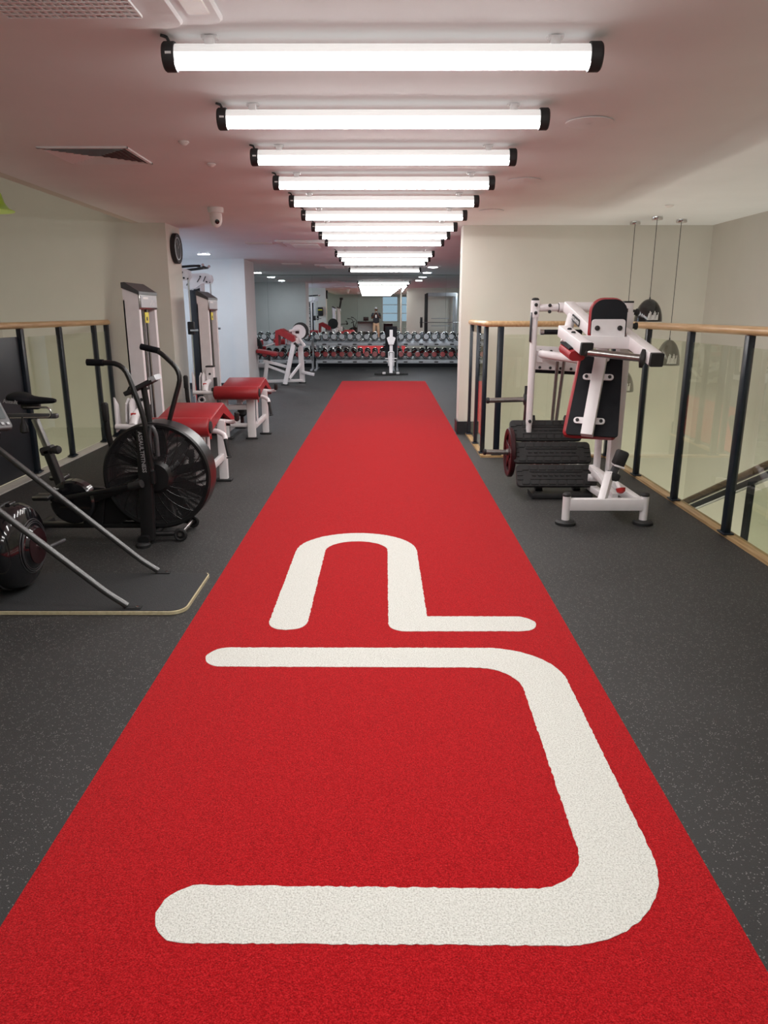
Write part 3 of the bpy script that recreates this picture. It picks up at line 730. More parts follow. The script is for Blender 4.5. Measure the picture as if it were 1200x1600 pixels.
# rear grip and rear roller plate
MB().cyl((1.29, 6.12, 1.345), (1.60, 6.12, 1.345), 0.020, 16).build('rear_grip', 'vinyl', sq)
MB().cyl((1.262, 6.12, 1.345), (1.29, 6.12, 1.345), 0.024, 16).build('grip_collar', 'chrome', sq)
pl = MB().beam((1.29, 6.40, 1.125), (1.66, 6.40, 1.105), 0.012, 0.20).build('calf_plate', 'white', sq)
MB().beam((1.28, 6.43, 1.105), (1.68, 6.43, 1.085), 0.035, 0.22, r=0.02).build('calf_pad', 'vinyl', sq)
for i, x in enumerate((1.33, 1.42, 1.51, 1.60)):
    for z in (1.045, 1.185):
        MB().lathe([(0.012, 0), (0.012, 0.008), (0.006, 0.012)], (x, 6.392, z-0.05*(x-1.29)), (0, -1, 0), 10).build('bolt', 'blackm', pl)
MB().cyl((1.315, 6.34, 1.160), (1.60, 5.95, 1.130), 0.032, 20, 0.036).beam((1.245, 6.33, 1.14), (1.335, 6.33, 1.14), 0.02, 0.105, r=0.009).build('pivot_link', 'white', sq)
for a, b_ in (((1.455, 6.28, 1.10), (1.44, 6.28, 0.60)), ((1.51, 6.28, 1.10), (1.475, 6.28, 0.60))):
    MB().beam(a, b_, 0.028, 0.008, up=(0, 1, 0), r=0.002).build('link_strap', 'steel', sq)
# bolts on frame
bm_ = [(1.245, 6.262, 1.56), (1.245, 6.262, 1.495), (1.245, 6.27, 0.595), (1.36, 6.268, 1.555), (1.36, 6.268, 1.505)]
for p_ in bm_: MB().lathe([(0.014, 0), (0.014, 0.008), (0.007, 0.012)], p_, (0, -1, 0), 12).build('bolt', 'blackm', sq)
# shoulder yoke
y = MB()
y.beam((1.345, 5.68, 1.365), (1.370, 5.10, 1.262), 0.082, 0.082)
y.beam((1.760, 5.72, 1.375), (1.765, 4.86, 1.205), 0.082, 0.085)
y.beam((1.37, 5.36, 1.300), (1.765, 5.32, 1.288), 0.075, 0.085)
y.build('shoulder_yoke', 'white', sq)
MB().beam((1.369, 5.10, 1.2615), (1.372, 5.075, 1.257), 0.084, 0.084).build('end_cap', 'blackm', sq)
MB().beam((1.765, 4.86, 1.205), (1.765, 4.83, 1.199), 0.084, 0.087).build('end_cap', 'blackm', sq)
for yy in (5.52, 5.40):
    zz = 1.37-(5.68-yy)*0.178
    MB().lathe([(0.016, 0), (0.016, 0.008), (0.008, 0.013)], (1.352, yy, zz+0.037), (0, 0, 1), 12).build('bolt', 'blackm', sq)
MB().beam((1.325, 5.46, 1.248), (1.345, 5.22, 1.205), 0.115, 0.070, r=0.028).build('shoulder_pad', 'red', sq)
MB().beam((1.325, 5.46, 1.288), (1.340, 5.26, 1.252), 0.10, 0.014).build('pad_board', 'vinyl', sq)
MB().beam((1.80, 5.62, 1.255), (1.80, 5.35, 1.215), 0.02, 0.02, r=0.006).build('yoke_pin', 'steel', sq)
MB().cyl((1.385, 5.10, 1.236), (1.70, 4.97, 1.205), 0.025, 20).build('front_grip', 'steel', sq)
MB().lathe([(0.028, -0.008), (0.032, 0.0), (0.032, 0.012), (0.026, 0.016)], (1.37, 5.106, 1.237), (0.93, -0.37, -0.09), 20).build('grip_end', 'blackm', sq)
MB().lathe([(0.028, -0.02), (0.062, -0.012), (0.062, 0.010), (0.03, 0.02)], (1.715, 4.965, 1.203), (0.93, -0.37, -0.09), 24).build('grip_end', 'blackm', sq)
# head pad
def plate_m(c, up, right): return axes_m(c, right, up)
hm = plate_m((1.600, 5.40, 1.43), (0.02, 0.10, 1), (0.96, -0.28, 0))
def tomb(w, hlow, htop, r, n=6):
    pts = [(-w/2+0.02, -hlow), (w/2-0.02, -hlow), (w/2, -hlow+0.02)]
    pts += [(w/2-r+r*math.cos(math.radians(a)), htop-r+r*math.sin(math.radians(a))) for a in range(0, 91, 15)]
    pts += [(-w/2+r+r*math.cos(math.radians(a)), htop-r+r*math.sin(math.radians(a))) for a in range(90, 181, 15)]
    pts += [(-w/2, -hlow+0.02)]
    return pts
MB().prism(tomb(0.245, 0.10, 0.160, 0.09), -0.006, 0.006, hm).build('head_board', 'vinyl', sq)
MB().prism(tomb(0.255, 0.11, 0.168, 0.095), -0.075, -0.007, hm @ Matrix.Translation((-0.014, 0.006, 0)), chamfer=0.012).build('head_pad', 'red', sq)
wp = MB().prism(rrect(0.238, 0.150, 0.02, 4), -0.008, 0.0, plate_m((1.585, 5.345, 1.378), (0, 0.04, 1), (1, 0, 0))).build('head_bracket', 'white', sq)
for x in (1.505, 1.665): MB().lathe([(0.018, 0), (0.018, 0.008), (0.009, 0.013)], (x, 5.345, 1.392), (0, -1, 0), 14).build('bolt', 'blackm', wp)
# back pad (leans back) : board nearest the viewer, red cushion on the far side
cT = Vector((1.660, 5.68, 1.20)); cB = Vector((1.487, 5.32, 0.605))
upv = (cT-cB); rt = Vector((0.93, -0.37, 0)); pm = axes_m((cT+cB)/2, rt, upv); hh = upv.length/2
def pad_poly(wt, wb, h, r=0.03):
    q = [(-wb/2, -h), (wb/2, -h), (wt/2, h), (-wt/2, h)]; out = []
    return [tuple(v[:2]) for v in roundp([Vector((q[0][0]+(q[1][0]-q[0][0])/2, -h, 0))]+[Vector((a, b, 0)) for a, b in (q[1], q[2], q[3], q[0])]+[Vector((q[0][0]+(q[1][0]-q[0][0])/2, -h, 0))], r)][:-1]
MB().prism(pad_poly(0.300, 0.375, hh-0.01), -0.008, 0.008, pm @ Matrix.Translation((0.01, 0.012, 0))).build('back_board', 'vinyl', sq)
MB().prism(pad_poly(0.31, 0.385, hh-0.005, 0.04), -0.080, -0.009, pm @ Matrix.Translation((-0.012, 0.022, 0)), chamfer=0.014).build('back_pad', 'red', sq)
nrm = pm.to_3x3() @ Vector((0, 0, 1))
sT = cT+nrm*0.06+Vector((-0.035, -0.12, 0.02)); sB = cB+nrm*0.075+Vector((0.000, 0, -0.01))
MB().beam(sT, sB, 0.085, 0.075, up=nrm).build('spine', 'white', sq)
for t in (0.70, 0.19):
    c = cB.lerp(cT, t)+nrm*0.015
    tm = axes_m(c+Vector((-0.012*(1-t), 0, 0)), rt, upv)
    tb = MB().prism([(x, y_) for x, y_ in rrect(0.225, 0.050, 0.024, 5)], -0.004, 0.006, tm).build('pad_bracket', 'white', sq)
    for sx in (-1, 1):
        MB().lathe([(0.013, 0), (0.013, 0.008), (0.006, 0.012)], tm @ Vector((sx*0.085, 0, 0.006)), nrm, 12).build('bolt', 'blackm', tb)
gm = axes_m(cB.lerp(cT, 0.94)+nrm*0.02, rt, upv)
MB().prism([(-0.115, 0.045), (-0.06, 0.02), (-0.055, -0.03), (-0.03, -0.05), (0.03, -0.05), (0.055, -0.03), (0.06, 0.02), (0.115, 0.045)], -0.004, 0.006, gm).build('pad_gusset', 'white', sq)
# height adjuster with black block and red knob
am = Matrix.Rotation(math.radians(18), 3, 'Y')
MB().box((1.735, 5.30, 0.462), (0.080, 0.09, 0.115), 0.012, am).build('adjuster_block', 'blackm', sq)
MB().box((1.722, 5.30, 0.405), (0.078, 0.10, 0.014), 0.004, am).build('adjuster_plate', 'white', sq)
MB().beam((1.71, 5.30, 0.40), (1.675, 5.30, 0.30), 0.045, 0.05, up=(0, 1, 0)).build('adjuster_stem', 'dkgrey', sq)
MB().box((1.690, 5.30, 0.327), (0.085, 0.09, 0.055), 0.008, am).build('adjuster_collar', 'blackm', sq)
MB().cyl((1.705, 5.25, 0.29), (1.722, 5.20, 0.245), 0.016, 14).build('knob_stem', 'white', sq)
MB().lathe([(0.020, 0), (0.036, 0.004), (0.030, 0.030), (0.012, 0.042)], (1.722, 5.20, 0.262), (0.1, -0.35, -0.9), 18).build('plunger_knob', 'redm', sq)
# foot platform: three treaded planks on an incline
inc = math.radians(50)
for k in range(3):
    x0, x1 = [(1.085, 1.70), (1.085, 1.745), (1.090, 1.755)][k]
    c = Vector(((x0+x1)/2, 6.30-0.185*k, 0.515-0.160*k))
    tm = axes_m(c, (1, 0, 0), (0, math.cos(inc), math.sin(inc)))   # z axis faces the viewer and up
    w = x1-x0; h = 0.205
    pk = MB().prism(rrect(w, h, 0.035, 5), -0.03, 0.0, tm, chamfer=0.005).build('foot_plank', 'tread', sq)
    tr = MB()
    for j in range(8):
        xx = -w/2+0.075+j*(w-0.15)/7
        for yy in (-1, 1):
            tr.prism([(xx-0.032, yy*0.066-0.02), (xx+0.026, yy*0.066-0.02), (xx+0.034, yy*0.066+0.02), (xx-0.024, yy*0.066+0.02)], 0.0, 0.007, tm)
    tr.prism(rrect(w*0.66, 0.012, 0.004), 0.0, 0.007, tm @ Matrix.Translation((0, 0.035, 0)))
    tr.prism(rrect(w*0.66, 0.012, 0.004), 0.0, 0.007, tm @ Matrix.Translation((0, -0.035, 0)))
    for j in range(9): tr.prism(rrect(0.032, 0.018, 0.003), 0.0, 0.007, tm @ Matrix.Translation((-w*0.28+j*w*0.07, 0.0, 0)))
    for s_ in (-1, 1):
        for yy in (-0.04, 0, 0.04): tr.prism(rrect(0.05, 0.010, 0.003), 0.0, 0.006, tm @ Matrix.Translation((s_*(w/2-0.03), yy, 0)))
    tr.build('tread', 'tread', pk)
    if k < 2:
        MB().cyl((x0+0.12, c.y-0.075, c.z-0.095), (x1-0.06, c.y-0.075, c.z-0.095), 0.007, 8).build('hinge_rod', 'chrome', sq)
MB().beam((1.30, 6.50, 0.60), (1.30, 6.02, 0.04), 0.06, 0.06).beam((1.62, 6.50, 0.60), (1.62, 6.02, 0.04), 0.06, 0.06).beam((1.25, 6.5, 0.03), (1.72, 6.5, 0.03), 0.06, 0.06).build('platform_frame', 'blackm', sq)
MB().beam((1.22, 5.98, 0.025), (1.72, 5.98, 0.025), 0.20, 0.04).build('platform_base', 'blackm', sq)
MB().cyl((1.755, 5.80, 0.20), (1.655, 5.82, 0.20), 0.03, 16).build('pivot_hub', 'white', sq)
# weight horns
for (a, b_) in (((0.905, 6.45, 0.752), (1.24, 6.45, 0.762)), ((0.870, 6.28, 0.325), (1.20, 6.28, 0.322))):
    h = MB().cyl(a, b_, 0.022, 18).build('weight_horn', 'steel', sq)
    MB().lathe([(0.02, -0.012), (0.027, -0.006), (0.027, 0.012), (0.02, 0.016)], a, (-1, 0, 0), 18).build('horn_end', 'blackm', h)
MB().lathe([(0.030, -0.02), (0.052, -0.014), (0.052, 0.010), (0.03, 0.014)], (1.235, 6.45, 0.762), (1, 0, 0), 22).beam((1.235, 6.44, 0.88), (1.235, 6.44, 0.72), 0.03, 0.03, up=(0, 1, 0)).build('horn_flange', 'blackm', sq)
MB().beam((1.238, 6.42, 0.74), (1.215, 6.38, 0.30), 0.028, 0.05, up=(0, 1, 0)).build('horn_arm', 'dkred', sq)
# red weight plate on the lower horn (top-level thing)
wpl = thing('weight_plate', 'dark red spoked weight plate on the lower left horn of the squat machine', 'weight plate', (1.09, 6.28, 0.11))
O = (1.085, 6.28, 0.322)
mb = MB(); mb.lathe([(0.165, -0.012), (0.205, -0.022), (0.213, -0.016), (0.213, 0.016), (0.205, 0.022), (0.165, 0.012)], O, (1, 0, 0), 40)
mb2 = MB()
# ring: lathe of a closed section
def ringsec(mb, sec, o, axis, seg=40):
    o = Vector(o); a = Vector(axis).normalized(); sd, u_ = frame_for(a); R = []
    for k in range(seg):
        t = 2*PI*k/seg; e = sd*math.cos(t)+u_*math.sin(t); R.append(mb.ring([o+e*r_+a*h_ for r_, h_ in sec]))
    for i in range(seg): mb.bridge(R[i], R[(i+1) % seg])
    return mb
mb.bm.free(); mb = MB()
ringsec(mb, [(0.158, -0.012), (0.175, -0.022), (0.205, -0.022), (0.214, -0.014), (0.214, 0.014), (0.205, 0.022), (0.175, 0.022), (0.158, 0.012)], O, (1, 0, 0))
mb.build('rim', 'dkred', wpl)
mb = MB(); ringsec(mb, [(0.026, -0.02), (0.07, -0.016), (0.075, 0.0), (0.07, 0.016), (0.026, 0.02)], O, (1, 0, 0), 24); mb.build('hub', 'dkred', wpl)
for k in range(5):
    t = 2*PI*k/5+0.4; e = Vector((0, math.cos(t), math.sin(t)))
    MB().beam(Vector(O)+e*0.065, Vector(O)+e*0.165, 0.022, 0.07, up=e.cross(Vector((1, 0, 0)))).build('spoke', 'dkred', wpl)
mb = MB(); ringsec(mb, [(0.0225, -0.03), (0.030, -0.03), (0.030, 0.03), (0.0225, 0.03)], O, (1, 0, 0), 20); mb.build('bushing', 'steel', wpl)

# ------------------------------------------------------------------ AIR BIKE (left)
bk = thing('air_bike', 'black fan exercise bike with tall moving handles, left of the red track', 'exercise bike', (-1.85, 4.85, 0))
FC = Vector((-1.533, 4.87, 0.437)); FR = 0.362
g = MB()
for sgn, yy in ((-1, -0.075), (1, 0.075)):
    for k in range(28):
        rr = 0.118+k*0.0078; dome = 0.030*math.cos(rr/FR*PI/2)
        g.torus(FC+Vector((0, yy+sgn*dome, 0)), rr, 0.0023, (0, 1, 0), 56, 5)
tag(g.build('guard_wires', 'wire', bk), 'concentric wire rings of the fan guard', kind='stuff')
for sgn, yy in ((-1, -0.075), (1, 0.075)):
    g = MB()
    for k in range(20):
        a = 2*PI*k/20; pts = []
        for j in range(7):
            t = j/6; rr = 0.10+t*0.232; aa = a+0.45*t*(1 if sgn < 0 else -1)
            pts.append(FC+Vector((rr*math.cos(aa), yy+sgn*(0.032*math.cos(rr/FR*PI/2)+0.002), rr*math.sin(aa))))
        g.tube(pts, 0.0028, 5)
    tag(g.build('guard_ribs', 'black', bk), kind='stuff')
g = MB(); ringsec(g, [(0.330, -0.088), (0.350, -0.092), (0.362, -0.082), (0.364, 0), (0.362, 0.082), (0.350, 0.092), (0.330, 0.088), (0.336, 0.078), (0.352, 0.0), (0.336, -0.078)], FC, (0, 1, 0), 64); g.build('fan_hoop', 'black', bk)
hub = MB().lathe([(0.02, 0.128), (0.09, 0.124), (0.118, 0.100), (0.118, -0.100), (0.09, -0.124), (0.02, -0.128)], FC, (0, 1, 0), 36).build('fan_hub', 'black', bk)
for rr in (0.045, 0.10): MB().torus(FC+Vector((0, -0.118+0.01*(rr > 0.08), 0)), rr, 0.004, (0, 1, 0), 32, 6).build('hub_ring', 'gloss', hub)
for k in range(10):
    a = 2*PI*k/10+0.2; e = Vector((math.cos(a), 0, math.sin(a))); t_ = Vector((-math.sin(a), 0.9, math.cos(a))).normalized()
    MB().beam(FC+e*0.10, FC+e*0.325, 0.006, 0.07, up=t_, r=0.001).build('fan_blade', 'fan', bk)
# frame
f = MB()
f.beam((-1.585, 4.665, 0.03), (-1.565, 4.70, 0.76), 0.095, 0.045, up=(0, 1, 0), r=0.012)
f.beam((-1.56, 5.05, 0.03), (-1.56, 5.03, 0.76), 0.075, 0.045, up=(0, 1, 0), r=0.012)
f.beam((-1.56, 4.69, 0.765), (-1.56, 5.04, 0.765), 0.09, 0.05, r=0.012)
f.beam((-2.44, 4.87, 0.075), (-1.60, 4.87, 0.075), 0.06, 0.035, r=0.008)
f.beam((-1.60, 4.60, 0.045), (-1.60, 5.12, 0.045), 0.075, 0.05, r=0.02)
f.beam((-2.44, 4.60, 0.04), (-2.44, 5.12, 0.04), 0.06, 0.05, r=0.02)
f.tube([(-1.60, 4.70, 0.06), (-1.385, 4.735, 0.055)], 0.018, 12)
f.tube([(-1.60, 5.04, 0.06), (-1.385, 5.03, 0.055)], 0.018, 12)
f.beam((-2.10, 4.80, 0.24), (-1.60, 4.78, 0.42), 0.04, 0.06, r=0.01)
f.beam((-2.14, 4.90, 0.20), (-1.60, 4.96, 0.40), 0.04, 0.06, r=0.01)
f.beam((-2.02, 4.86, 0.08), (-1.98, 4.86, 0.30), 0.14, 0.05, up=(0, 1, 0), r=0.01)
f.build('frame', 'black', bk)
MB().cyl((-1.385, 4.70, 0.055), (-1.385, 5.06, 0.055), 0.013, 12).build('axle', 'steel', bk)
for yy in (4.72, 5.045):
    MB().torus((-1.385, yy, 0.048), 0.034, 0.013, (0, 1, 0), 24, 8).lathe([(0.015, -0.016), (0.022, 0), (0.015, 0.016)], (-1.385, yy, 0.048), (0, 1, 0), 14).build('transport_wheel', 'blackm', bk)
for x, yy in ((-1.60, 4.60), (-2.44, 4.60), (-2.44, 5.12)):
    MB().lathe([(0.045, 0.0), (0.047, 0.02), (0.035, 0.03)], (x, yy, 0), (0, 0, 1), 18).build('rubber_foot', 'blackm', bk)
# drive housing, crank, chain guard
CC = Vector((-2.115, 4.84, 0.262))
MB().lathe([(0.05, -0.085), (0.135, -0.08), (0.150, -0.068), (0.150, 0.0), (0.14, 0.012), (0.05, 0.016)], CC, (0, 1, 0), 40).build('chain_guard', 'gloss', bk)
MB().prism([(-2.16, 0.36), (-1.92, 0.34), (-1.80, 0.26), (-1.74, 0.15), (-1.84, 0.08), (-2.06, 0.09)], 0, 0.05, axes_m((0, 4.90, 0), (1, 0, 0), (0, 0, 1))).build('drive_cover', 'black', bk)
MB().lathe([(0.02, -0.02), (0.125, -0.02), (0.135, 0), (0.125, 0.02), (0.02, 0.02)], (-1.80, 4.93, 0.22), (0, 1, 0), 32).build('drive_wheel', 'black', bk)
MB().beam(CC+Vector((0, -0.12, 0)), CC+Vector((-0.135, -0.12, 0.055)), 0.022, 0.034).build('crank', 'black', bk)
MB().beam(CC+Vector((0, 0.10, 0)), CC+Vector((0.145, 0.10, -0.03)), 0.022, 0.034).build('crank', 'black', bk)
for c in (CC+Vector((-0.135, -0.19, 0.065)), CC+Vector((-0.17, 0.16, 0.12))):
    pd = MB().box(c, (0.11, 0.10, 0.026), 0.008).build('pedal', 'black', bk)
    MB().box(c+Vector((0, -0.044, 0.006)), (0.10, 0.008, 0.022), 0.003).box(c+Vector((0, 0.044, 0.006)), (0.10, 0.008, 0.022), 0.003).build('pedal_cage', 'steel', pd)
text('AIR', 0.050, axes_m(CC+Vector((-0.105, -0.088, 0.075)), (0.52, 0, 0.85), (-0.85, 0, 0.52)), 'text_white', bk)
# seat
MB().beam((-2.19, 4.87, 0.24), (-2.285, 4.87, 0.60), 0.045, 0.075, up=(0, 1, 0), r=0.008).build('seat_tube', 'black', bk)
MB().box((-2.283, 4.87, 0.60), (0.085, 0.075, 0.055), 0.01, Matrix.Rotation(math.radians(-15), 3, 'Y')).build('seat_clamp', 'blackm', bk)
sp = MB().beam((-2.278, 4.87, 0.60), (-2.345, 4.87, 0.815), 0.034, 0.050, up=(0, 1, 0), r=0.004).build('seat_post', 'steel', bk)
for k in range(6):
    t = 0.15+k*0.12; c = Vector((-2.278, 4.87, 0.60)).lerp(Vector((-2.345, 4.87, 0.815)), t)
    MB().lathe([(0.005, 0), (0.005, 0.002)], c+Vector((0.0, -0.0185, 0)), (0, -1, 0), 8).build('post_hole', 'text_black', sp)
MB().lathe([(0.008, -0.03), (0.010, 0), (0.022, 0.012), (0.030, 0.05), (0.024, 0.066), (0.004, 0.07)], (-2.245, 4.84, 0.605), (0.9, -0.3, 0.12), 18).build('adjust_knob', 'blackm', bk)
MB().box((-2.37, 4.87, 0.832), (0.36, 0.05, 0.030), 0.006).build('seat_rail', 'dkgrey', bk)
MB().tube([(-2.40, 4.85, 0.892), (-2.24, 4.85, 0.892), (-2.222, 4.85, 0.86), (-2.228, 4.85, 0.826), (-2.50, 4.85, 0.82)], 0.007, 10, 0.02).build('rail_loop', 'chrome', bk)
MB().lathe([(0.008, 0.03), (0.012, 0.0), (0.024, -0.03), (0.028, -0.07), (0.018, -0.08), (0.003, -0.082)], (-2.415, 4.85, 0.80), (0, 0, 1), 16).build('adjust_knob', 'blackm', bk)
sd = MB(); rings = []
prof = [(-0.150, 0.030, 0.010), (-0.145, 0.075, 0.035), (-0.115, 0.108, 0.048), (-0.07, 0.110, 0.046), (-0.02, 0.078, 0.036), (0.03, 0.046, 0.028), (0.08, 0.032, 0.024), (0.12, 0.026, 0.020), (0.142, 0.014, 0.012)]
for x, hw, ht in prof:
    n = 16; zc = 0.945-0.10*(x+0.15)*0.35+(0.012 if x < -0.05 else 0)
    rings.append(sd.ring([(-2.335+x*1.02, 4.87+hw*math.cos(2*PI*k/n), zc+ht*(math.sin(2*PI*k/n)*(0.75 if math.sin(2*PI*k/n) > 0 else 1.0))) for k in range(n)]))
for a, b_ in zip(rings, rings[1:]): sd.bridge(a, b_)
sd.bm.faces.new(rings[0]); sd.bm.faces.new(rings[-1][::-1])
se = sd.build('saddle', 'vinyl', bk, ang=60)
MB().box((-2.36, 4.87, 0.900), (0.12, 0.05, 0.045), 0.01).build('saddle_mount', 'black', bk)
text('Assault', 0.036, axes_m((-2.440, 4.762, 0.938), (1, -0.18, -0.08), (0.05, 0.0, 1)), 'text_grey', se)
# handles (near one, far one) and their linkages
def grip_handle(path, gripn, y):
    h = MB().tube(path, 0.0165, 12, 0.09).build('handle_bar', 'black', bk)
    a, b_ = Vector(path[0]), Vector(path[1]); e = a.lerp(b_, gripn)
    MB().tube([a+(a-b_).normalized()*0.012, a, e], 0.0215, 14).build('grip', 'vinyl', h)
grip_handle([(-1.875, 4.70, 1.195), (-1.650, 4.68, 1.190), (-1.545, 4.66, 0.86), (-1.52, 4.66, 0.52)], 0.42, 4.7)
grip_handle([(-1.670, 5.14, 1.27), (-1.555, 5.12, 1.245), (-1.395, 5.08, 1.10), (-1.50, 5.06, 0.78), (-1.60, 5.06, 0.45)], 1.0, 5.1)
MB().beam((-1.515, 4.655, 0.50), (-1.515, 4.655, 0.42), 0.03, 0.04, up=(0, 1, 0)).beam((-1.62, 4.655, 0.405), (-2.16, 4.70, 0.305), 0.02, 0.03).build('link_arm', 'black', bk)
MB().cyl((-1.62, 4.62, 0.425), (-1.62, 4.70, 0.425), 0.022, 16).build('link_pivot', 'steel', bk)
MB().tube([(-1.66, 4.62, 0.405), (-1.575, 4.60, 0.43)], 0.027, 14).build('foot_peg', 'blackm', bk)
MB().beam((-1.60, 5.08, 0.42), (-2.16, 5.0, 0.25), 0.02, 0.03).build('link_arm', 'black', bk)
MB().cyl((-1.565, 4.84, 0.76), (-1.590, 4.84, 1.05), 0.020, 14).build('mast', 'black', bk)
MB().beam((-1.70, 4.84, 0.985), (-1.515, 4.84, 1.075), 0.13, 0.030, r=0.010).build('console', 'blackm', bk)
MB().beam((-1.53, 4.84, 1.075), (-1.49, 4.84, 1.093), 0.13, 0.034, r=0.008).build('console_visor', 'face_grey', bk)
MB().tube([(-1.69, 4.80, 0.99), (-1.665, 4.79, 1.03), (-1.64, 4.79, 1.035)], 0.007, 8).build('bottle_hook', 'black', bk)
MB().tube([(-1.525, 4.672, 0.50), (-1.52, 4.665, 0.74), (-1.50, 4.665, 0.80), (-1.475, 4.665, 0.74), (-1.475, 4.665, 0.60)], 0.013, 10, 0.03).build('mast_loop', 'dkgrey', bk)
text('ASSAULTFITNESS', 0.036, axes_m((-1.575, 4.656, 0.625), (0.02, 0.05, -1), (1, 0, 0.02)), 'text_grey', bk)

# ------------------------------------------------------------------ STANDING PULL TRAINER (left edge)
sk = thing('ski_trainer', 'black standing pull trainer on a pale-edged mat, cropped at the left edge', 'gym machine', (-1.9, 3.77, 0))
mp = [(x, y) for x, y in [(-2.60, 3.47)] + arc(-1.115, 3.555, 0.085, -90, 0, 8) + [(-1.03, 4.02), (-1.045, 4.05), (-2.60, 4.05)]]
MB().prism(mp, 0.002, 0.019).build('mat_board', 'ply', sk)
mp2 = [(x, y) for x, y in [(-2.60, 3.476)] + arc(-1.118, 3.558, 0.080, -90, 0, 8) + [(-1.037, 4.02), (-1.05, 4.043), (-2.60, 4.043)]]
MB().prism(mp2, 0.0195, 0.0215).build('mat_top', mat('mat_rubber', (0.028, 0.029, 0.031, 1), 0.6, noise=0.25, nscale=150, bump=0.3, bscale=200), sk)
for y_ in (3.515, 4.045):
    MB().tube([(-1.335, y_, 0.034), (-1.43, y_, 0.10), (-2.50, y_, 1.045)], 0.0175, 14, 0.10).build('strut', 'strut', sk)
    ft = MB().box((-1.305, y_, 0.0245), (0.085, 0.04, 0.005), 0.001).build('strut_foot', 'blackm', sk)
    MB().lathe([(0.009, 0), (0.009, 0.004), (0.004, 0.006)], (-1.285, y_, 0.0275), (0, 0, 1), 8).build('bolt', 'chrome', ft)
W = Vector((-2.02, 3.80, 0.268)); WR = 0.235
fw = MB().lathe([(0.03, 0.125), (0.10, 0.120), (0.112, 0.105), (0.135, 0.10), (0.160, 0.085), (0.205, 0.070), (WR-0.01, 0.045), (WR, 0.02), (WR, -0.10), (0.20, -0.14), (0.05, -0.16)], W, (1, 0, 0), 48).build('flywheel_housing', 'gloss', sk)
for rr in (0.128, 0.138, 0.148): MB().torus(W+Vector((0.094 if rr > 0.14 else 0.102, 0, 0)), rr, 0.0022, (1, 0, 0), 48, 5).build('housing_rib', 'dkgrey', fw)
MB().torus(W+Vector((-0.03, 0, 0)), WR+0.002, 0.006, (1, 0, 0), 48, 8).build('housing_seam', 'dkgrey', fw)
MB().lathe([(0.098, 0.0), (0.098, 0.006), (0.02, 0.010)], W+Vector((0.118, 0, 0)), (1, 0, 0), 36).build('hub_cap', mat('smoked_red', (0.02, 0.004, 0.006, 1), 0.2), fw)
MB().lathe([(0.014, 0), (0.014, 0.01), (0.007, 0.016)], W+Vector((0.128, 0, 0)), (1, 0, 0), 12).build('hub_bolt', 'chrome', fw)
MB().lathe([(0.20, 0), (0.215, 0.03), (0.20, 0.06), (0.1, 0.07)], W+Vector((-0.23, 0, 0)), (1, 0, 0), 40).build('rear_cover', 'gloss', fw)
MB().beam((-2.60, 3.80, 0.50), (-1.985, 3.80, 0.487), 0.05, 0.03).cyl((-2.02, 3.77, 0.50), (-2.02, 3.83, 0.50), 0.015, 12).build('wheel_bracket', 'black', sk)
MB().cyl((-1.93, 3.98, 0.20), (-1.89, 4.10, 0.205), 0.012, 12).build('axle_peg', 'dkgrey', sk)
MB().beam((-2.60, 3.78, 0.02), (-2.22, 3.78, 2.18), 0.16, 0.09, up=(1, 0, 0), r=0.02).build('tower', 'blackm', sk)
MB().box((-2.22, 3.78, 2.16), (0.16, 0.26, 0.10), 0.02).build('pulley_head', 'blackm', sk)
mo = Matrix.Rotation(math.radians(28), 3, 'Y')
MB().beam((-2.55, 3.72, 0.90), (-1.99, 3.66, 0.93), 0.05, 0.035).build('monitor_arm', 'black', sk)
mm = axes_m((-1.957, 3.60, 1.01), (0.28, 0.95, -0.10), (-0.50, 0.06, 0.86))
mon = MB().prism(rrect(0.20, 0.17, 0.02, 4), -0.02, 0.015, mm, chamfer=0.005).build('monitor', 'dkgrey', sk)
MB().prism(rrect(0.155, 0.10, 0.006, 3), 0.0155, 0.018, mm @ Matrix.Translation((0, 0.02, 0))).build('screen', 'screen', mon)
for k in range(5): MB().prism(rrect(0.018, 0.014, 0.004, 3), 0.0155, 0.020, mm @ Matrix.Translation((-0.07+k*0.035, -0.058, 0))).build('button', 'face_grey', mon)
MB().cyl((-1.99, 3.60, 0.925), (-1.93, 3.63, 0.915), 0.030, 18).build('monitor_hinge', 'gloss', sk)

